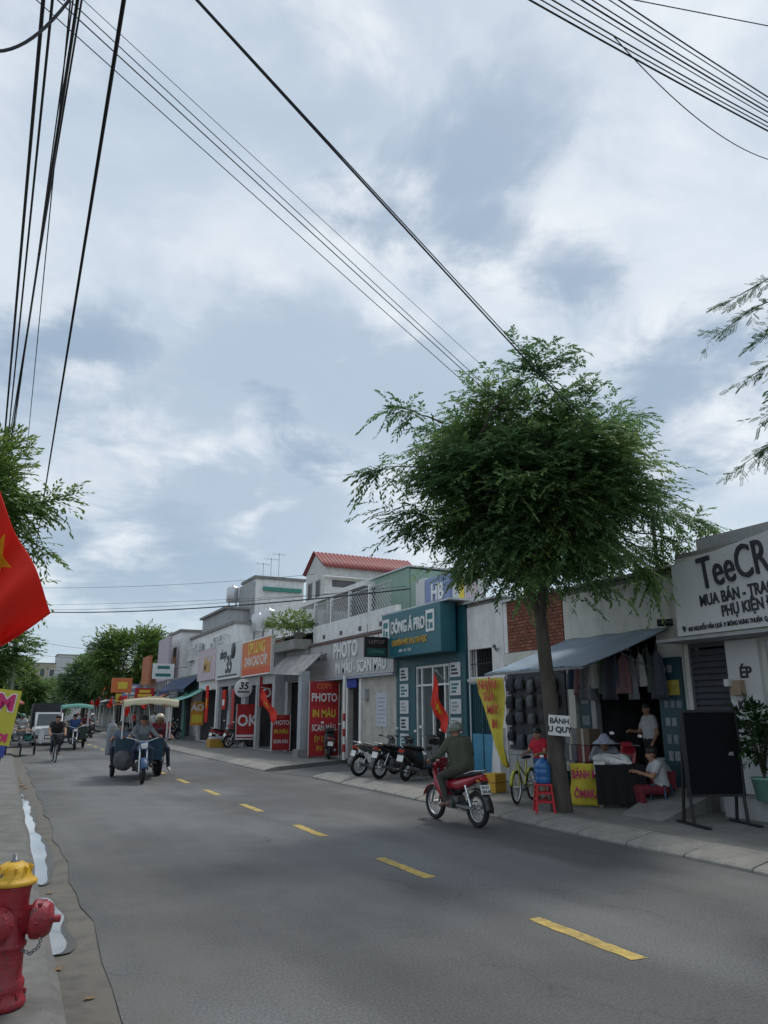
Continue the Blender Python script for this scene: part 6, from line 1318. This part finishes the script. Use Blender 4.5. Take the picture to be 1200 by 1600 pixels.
motorbike('grey motorbike parked tail to the road, left of the parked group', (9.15,18.95,PZ), R(-78), greyp, 1.0, R(6), 'motorbikes parked before the teal shop', seat=mat('beige_seat', (.36,.34,.29), .7))
motorbike('black motorbike in the middle of the parked group', (9.25,18.05,PZ), R(-70), blackp, 1.0, R(6), 'motorbikes parked before the teal shop')
scooter('black scooter nearest the teal shop step in the parked group', (9.55,17.30,PZ), R(-66), blackp, 1.0, R(6), 'motorbikes parked before the teal shop')
scooter('dark scooter parked before the tall red banner', (10.75,26.35,PZ), R(-20), blackp, 1.0, R(5))
motorbike('red motorbike parked by the yellow box near the kerb boards', (9.7,37.6,PZ), R(-60), redp, 1.0, R(6)); motorbike('grey motorbike parked behind the kerb board with big letters', (10.2,36.3,PZ), R(-75), greyp, 1.0, R(6))
q = thing('crate', 'small amber box standing on the kerb beside the parked red motorbike', 'crate', (9.2,36.6,PZ), .2); b = MB(); b.box(-.42,.42,-.2,.2,0,.40); b.build('box', mat('amber_box', (.42,.24,.04), .6), q, bevel=.01); b = MB(); b.box(-.35,.35,-.15,.15,.401,.5); b.build('paper_stack', whitec, q)
scooter('scooter with red body among the crates beside the ramp', (10.62,11.35,.30), R(-60), redp, .85, R(5))
# child with yellow bicycle
bicycle('small yellow bicycle held by the child in red', (9.05,12.25,PZ), R(125), mat('lime_paint', (.42,.42,.02), .35, coat=.4), .88, .33)
person('child in red shirt and blue shorts standing over the yellow bicycle', (9.42,12.20,PZ), R(105), 'stand', [redc,bluec,sandal], .80, shorts=True, vox=.018, over=dict(el=(.24,.12,1.12), wr=(.2,.36,1.08), head=(0,.08,1.54)))
# vendor and shopkeeper
p = person('vendor in patterned hat sitting behind the draped table', (10.38,11.45,PZ+.02), R(140), 'sit', [greyc,navyc,shoe], 1.0, vox=.02, over=dict(head=(0,.2,1.06), el=(.25,.25,.78), wr=(.18,.42,.80)), short=False); cone_hat(p, mat('patterned_hat', (.33,.36,.44), .8, var=.45, scale=26), .23, .14)
person('shopkeeper in white shirt standing inside the dark shop', (11.75,11.60,.30), R(75), 'stand', [whitec,blackc,sandal], .98, shorts=True, over=dict(el_r=(.25,.1,1.1), wr_r=(.2,.3,1.12)))
p = person('customer in white shirt sitting low beside the red crates', (10.45,10.15,PZ-.12), R(60), 'sit', [whitec,maroon,sandal], .95, vox=.02)
# tricycle, driver, rider
creamc = mat('cream_canvas', (.62,.55,.38), .75, var=.1)
tricycle('blue cargo tricycle with cream canopy driving towards the camera', (3.42,21.95,0), PI-R(4), mat('worn_blue', (.022,.065,.11), .65, var=.35, grime=.5), creamc, mat('worn_blue_gloss', (.03,.08,.18), .45, grime=.4), canopy_rect=(-.85,.57,-.9,.75))
p = person('tricycle driver in grey shirt and dark cap under the cream canopy', (3.44,21.75,.02), PI-R(4), 'ride', [greyc,jean,shoe], 1.0, short=False, over=dict(wr=(.38,.62,1.14), el=(.35,.3,1.12), kn=(.24,.25,.76), an=(.22,.3,.42), toe=(.23,.46,.36), chest=(0,-.05,1.24), neck=(0,0,1.40), head=(0,.06,1.53), sh=(.18,-.02,1.35)))
b = MB(); hd = Vector(p['hd']); b.ball(hd+Vector((0,-.01,.04)), (.112,.12,.09), 16, 8, None, 0, PI*.55); b.loft([(hd+Vector((0,.08,.05)),.08,.012),(hd+Vector((0,.19,.03)),.06,.008)], 12, 2.5); b.build('cap', mat('cap_cloth', (.04,.04,.05), .9), p)
p = person('passenger in blue grey shirt sitting in the tricycle bed', (3.05,22.75,.30), PI-R(20), 'sit', [mat('blue_grey_shirt', (.14,.18,.23), .95),navyc,shoe], 1.0, vox=.025)
q = thing('sack', 'dark sack lying across the left front of the cargo tricycle', 'sack', (2.98,21.72,.42), .3); b = MB(); b.loft([((0,-.35,.05),.1,.12),((0,-.1,.1),.2,.26),((0,.2,.1),.2,.24),((0,.4,.05),.08,.1)], 14, 2.3); b.build('bag', mat('dark_sack', (.07,.07,.075), .85, var=.3, bump=.3), q)
q = thing('bucket', 'pale bucket riding in the blue tricycle bed', 'bucket', (2.95,23.2,1.0), 0); b = MB(); b.lathe([(0,0),(.13,0),(.17,.30),(.18,.30),(.165,.31)], n=18); b.build('pail', beigep, q)
q = thing('gas_cylinder', 'grey cylinder standing at the rear corner of the tricycle bed', 'cylinder', (2.86,23.6,.57), 0); b = MB(); b.lathe([(0,0),(.14,.01),(.15,.06),(.15,.75),(.11,.86),(.05,.9),(.05,.96),(0,.96)], n=18); b.build('body', greyc, q)
motorbike('dark motorbike ridden close behind the cargo tricycle', (4.22,23.72,0), PI-R(3), blackp, 1.0)
p = person('rider in maroon jacket and beige helmet beside the tricycle', (4.22,23.72,.0), PI-R(3), 'ride', [maroon,jean,mat('white_shoe', (.55,.55,.53), .6)], 1.04, short=False, bulk=1.1, over=dict(kn_l=(-.24,.16,.68), an_l=(-.30,.10,.22), toe_l=(-.32,.24,.10))); helmet(p, mat('beige_helmet', (.52,.42,.30), .35, coat=.3))
# cyclist, cart, truck and traffic far down the road
bicycle('black bicycle with basket ridden towards the camera', (1.82,31.2,0), PI+R(2), black, 1.0, .33, True)
person('cyclist in dark sleeveless top riding the basket bicycle', (1.82,31.2,.0), PI+R(2), 'cycle', [blackc,navyc,sandal], 1.03, vox=.025)
tricycle('dark motor tricycle with green canopy behind the cyclist', (3.15,41.0,0), PI, mat('dark_green_bed', (.05,.07,.06), .7), mat('green_canvas', (.18,.42,.36), .7), blackp, canopy_rect=(-.72,.72,-.6,.9))
person('driver in blue shirt under the green canopy', (3.15,40.85,.02), PI, 'ride', [bluec,navyc,shoe], 1.0, vox=.03, over=dict(wr=(.38,.62,1.14), el=(.35,.3,1.12), kn=(.24,.25,.76), an=(.22,.3,.42), toe=(.23,.46,.36)))
truck('silver white light truck with black tarpaulin load facing the camera', (2.25,47.5,0), PI)
for k, (x, y, sh_, m, lab, pl) in enumerate(((5.6,58,greyc,blackp,'scooter ridden in the far lane near the red flags','rider in grey on the far lane scooter'),(4.5,50,maroon,blackp,'scooter just right of the green canopy tricycle','rider in maroon just right of the green canopy'),(.9,46,whitec,greyp,'scooter left of the silver white truck','rider in white left of the silver white truck'))):
    scooter(lab, (x,y,0), PI, m); p = person(pl, (x,y,.02), PI, 'ride', [sh_,navyc,shoe], 1.0, vox=.03); helmet(p, [mat('white_helmet', (.6,.6,.6), .3),maroon,mat('green_helmet', (.05,.25,.2), .4)][k])
# more traffic and street clutter far down the road
for k, (x, y, sh_, m, lab, pl) in enumerate(((3.6,62,bluec,greyp,'grey scooter in the middle of the far road','rider in blue on the grey far scooter'),(2.6,70,blackc,redp,'red scooter far behind the truck','rider in black on the far red scooter'),(5.9,74,whitec,blackp,'black scooter near the far right kerb','rider in white near the far right kerb'),(4.9,86,redc,greyp,'farthest scooter on the road','rider in red on the farthest scooter'))):
    scooter(lab, (x,y,0), PI if k != 2 else 0, m); p = person(pl, (x,y,.02), PI if k != 2 else 0, 'ride', [sh_,navyc,shoe], 1.0, vox=.035); helmet(p, [white_l,blackp,redp,bluep][k])
for k, (x, y, m) in enumerate(((9.3,49,blackp),(9.2,51,redp),(9.4,54.5,greyp),(9.1,64,blackp),(9.3,66,bluep),(9.2,72,blackp))):
    motorbike('%s motorbike parked on the far right pavement' % ['black','red','grey','second black','blue','farthest black'][k], (x,y,PZ), R(-75), m, 1.0, R(6), 'motorbikes parked far along the right')
for k, (x, y, sh_) in enumerate(((9.0,53,whitec),(8.9,61,redc),(9.2,69,greyc),(-.2,40,bluec),(-.6,48,redc))):
    person(['pedestrian in white on the far right pavement','pedestrian in red on the far right pavement','pedestrian in grey on the far right pavement','bystander in blue beside the push cart','bystander in red beyond the push cart'][k], (x,y,PZ if k < 3 else .07), k*1.3, 'stand', [sh_,navyc,shoe], .98, vox=.035)
for k, (y, z0, z1, w_, m, fm_) in enumerate(((59,2.7,3.5,2.2,redb,yel_l),(66,3.0,4.0,2.0,blueb,white_l),(70,2.6,3.3,2.6,yellowb,red_l),(77,2.9,3.9,2.2,redb,white_l),(82,3.4,4.6,2.0,orangeb,white_l),(52,3.9,4.9,1.6,white_l,teal_l))):
    q = thing('shop_sign', ['red projecting sign beyond the navy canopy','blue projecting sign far along the right','yellow projecting sign far along the right','second red projecting sign by the far trees','orange projecting sign by the far trees','white projecting sign above the navy canopy'][k], 'sign', (9.2,y,0), 0)
    b = MB(); b.box(-.7,.7,-.06,.06,z0,z1); b.build('board', m, q); b = MB(); b.box(-.5,.5,-.07,-.061,z0+.15,z0+.35); b.box(-.4,.4,-.07,-.061,z1-.35,z1-.15); b.build('print', fm_, q); b = MB(); b.tube([(.7,0,z1-.2),(1.6,0,z1-.2)], .03, 6); b.build('bracket', steel, q)
for k, y in enumerate((48.5,58,63.5,68,74)):
    q = thing('canvas_awning', ['sagging green canvas awning beyond the pink sign','faded red canvas awning below the lilac billboard','sagging blue canvas awning by the far shops','grey canvas awning by the far shops','faded orange canvas awning by the far trees'][k], 'awning', (10.5,y,0), STREET)
    b = MB(); b.grid(lambda u, v: (3.2*u, -1.9*v, 3.1-.75*v-.12*math.sin(PI*v)+.03*math.sin(u*11)), 14, 8); b.build('sheet', [mat('green_canvas', (.18,.42,.36), .7),mat('faded_red', (.42,.12,.09), .8),awn,tin,orangeb][k], q, solid=.01); b = MB(); b.tube([(.05,-1.85,.13),(.05,-1.85,2.33)], .025, 6); b.build('pole', steel, q); b = MB(); b.tube([(3.15,-1.85,.13),(3.15,-1.85,2.33)], .025, 6); b.build('pole', steel, q)
# push cart with planks at the left kerb
q = thing('push_cart', 'flat push cart loaded with planks and sacks at the left kerb', 'cart', (.75,36.2,0), PI)
for x in (-.55,.55): wheel(q, 0, .33, x=x, rt=.035, spokes=16)
wheel(q, .9, .25, rt=.03, spokes=12)
b = MB(); b.box(-.5,.5,-.9,.9,.55,.60); b.box(-.5,-.46,-.9,.9,.601,.95); b.box(.46,.5,-.9,.9,.601,.95); b.cyl((-.55,0,.33),(.55,0,.33),.025); b.box(-.42,-.38,-.05,.05,.33,.55); b.box(.38,.42,-.05,.05,.33,.55); b.box(-.03,.03,.86,.92,.25,.55); b.build('frame', steel, q)
for k in range(7):
    b = MB(); b.cbox((-.40+.13*k, .05*(k%3), 1.0+.04*(k%2)), (.12,2.0+.1*(k%3),.03), (0,0,R(2*(k%3)-2))); b.build('plank', wood, q)
for k, (x, m, nm) in enumerate(((-.25,mat('green_net', (.05,.22,.18), .8, var=.4, scale=9),'green_bundle'),(.22,mat('grey_sack', (.34,.35,.36), .7),'sack'))):
    b = MB(); b.loft([((x,-.5,.72),.1,.08),((x,0,.75),.2,.14),((x,.5,.74),.19,.13),((x,.8,.7),.08,.06)], 12, 2.2); b.build(nm, m, q)
b = MB(); b.loft([((-.72,.9,.5),.05,.04),((-.72,.9,.75),.13,.06),((-.72,.9,1.05),.04,.03)], 10, 2.2, axis='z'); b.build('plastic_bag', whitec, q)
q = thing('parasol', 'faded red parasol at the far left kerb', 'parasol', (-.3,52,.07), 0); b = MB(); b.lathe([(0,2.9),(.7,2.6),(1.3,2.25),(1.3,2.15)], n=10, smooth=False); b.build('canopy', mat('faded_red', (.42,.12,.09), .8), q, solid=.01); b = MB(); b.cyl((0,0,0),(0,0,2.9),.025); b.build('pole', steel, q)

# ------------------------------------------------------------------ poles and overhead cables
cable_m = mat('black_cable', (.02,.022,.026), .6); polem = mat('pole_concrete', (.30,.30,.29), .9, bump=.2)
def pole(label, x, y, h=8.6, arms=True):
    q = thing('utility_pole', label, 'pole', (x,y,0), 0, 'utility poles'); b = MB(); b.tube([(0,0,0),(0,0,h)], [.15,.10], 12); b.build('shaft', polem, q)
    for z in (6.6,7.1,7.6) if arms else (): 
        b = MB(); b.box(-.75,.75,-.05,.05,z,z+.07); a = b.build('cross_arm', steel, q)
        for xx in (-.65,-.25,.25,.65): b = MB(); b.lathe([(.03,0),(.045,.03),(.03,.06),(.04,.09),(0,.11)], (xx,0,z+.07), 10); b.build('insulator', white_l, a)
    return q
pole('concrete utility pole at the left beside the large flag', -.95, 4.6, 9); pole('concrete utility pole beyond the push cart', .1, 44.5); pole('second far utility pole on the left', .0, 66); pole('third far utility pole on the left', -.1, 92); pole('last small utility pole on the left', -.1, 130)
pole('concrete utility pole at the right beyond the frame edge', 8.9, 4.2, 10.5, False)
def cable(label, a, b_, sag, r, group, name='overhead_cable'):
    A, B_ = Vector(a), Vector(b_); n = 22; r *= .55; b = MB(); b.tube([A.lerp(B_, i/n)-Vector((0,0,sag*4*(i/n)*(1-i/n)))-A for i in range(n+1)], r, 5)
    return tag(b.build(name, cable_m, None, tuple(A)), label, 'cable', group)
G1 = 'cables strung along the left pavement'
for k, (x0, x1, r, z) in enumerate(((-.36,-.66,.030,7.0),(-.30,-.60,.022,7.05),(-.13,-.56,.026,7.0),(-.10,-.60,.016,7.1),(.235,.33,.019,7.0),(.19,.26,.017,7.0),(-.18,-.22,.012,7.02),(-.16,-.52,.012,6.95))):
    s_ = (x1-x0)/12.0
    cable('%s of the cables running along the left pavement overhead' % ['thickest, leftmost','second thick one','third thick one','fourth','rightmost','second from the right','thin middle one','thin one beside the thick bundle'][k], (x0-s_*12,-7,z+.25), (x0+s_*40 if k not in (4,5) else .35,44.5,z+.3), .42, r, G1)
cable('curved loose cable looping below the overhead run at the upper left', (-.95,4.7,6.3), (-.12,5.0,7.2), .55, .022, None)
G2 = 'service cables crossing the street to the shop roof'
for k, (y0, e, r) in enumerate(((5.38,(11.6,11.07,5.20),.009),(5.20,(11.6,11.05,5.35),.011),(5.10,(11.6,11.05,5.42),.009),(5.0,(11.6,11.0,5.8),.006),(4.03,(11.6,10.64,5.95),.020),(4.03,(11.6,10.60,6.02),.013))):
    cable('%s of the diagonal sky cables running into the big tree' % ['lowest','second lowest','third lowest','faint thin one','thick uppermost one','thin one twisted along the uppermost'][k], (-.8,y0,7.5), e, .04, r, G2 if k < 4 else 'twisted cable over the big tree')
q = thing('roof_pole', 'short cable pole on the awning shop roof behind the tree', 'pole', (11.6,10.85,4.45), 0); b = MB(); b.tube([(0,0,0),(0,0,1.65)], .04, 8); b.build('shaft', steel, q)
G3 = 'cable bundle crossing the upper right corner'
for k in range(8):
    cable('%s cable of the bundle crossing the upper right corner' % ['lowest','second','third','fourth','fifth','sixth','seventh','highest'][k], (-.8,4.02-.085*k,8.2), (8.6,4.56-.01*k,8.48+.05*k), .10+.02*(k%3), [.018,.012,.014,.010,.016,.012,.010,.014][k], G3)
cable('single thin cable at the top right edge of the sky', (-.8,5.23,8.2), (8.6,4.27,10.2), .02, .012, None); cable('slack loop of cable drooping below the upper right bundle', (4.6,4.2,8.2), (8.6,4.9,8.75), .42, .010, None)
cable('thick black cable crossing the far street below the clouds', (.1,44.5,7.0), (11.3,20.9,5.62), .30, .045, None); cable('thin cable above the thick one crossing the far street', (.1,44.5,7.35), (11.3,22.8,5.8), .10, .012, None); cable('second thin cable beside the thick crossing cable', (.1,44.5,7.1), (11.3,21.2,5.75), .24, .016, None)
cable('high thin cable crossing the far street', (.1,44.5,8.3), (11.5,30,7.6), .2, .015, None)
for k in range(6): cable('faint cable crossing the street far away', (.0,66+k*13,7.6-.2*(k%3)), (10,60+k*12,6.5+.3*(k%2)), .5, .022, 'faint cables far down the street')
for k in range(8): cable('cable running along the far left poles', (.1+.1*(k-4),44.5,6.7+.14*k), (-.1+.1*(k-4),92,6.7+.14*k), .5, .016, 'cables between the far left poles')
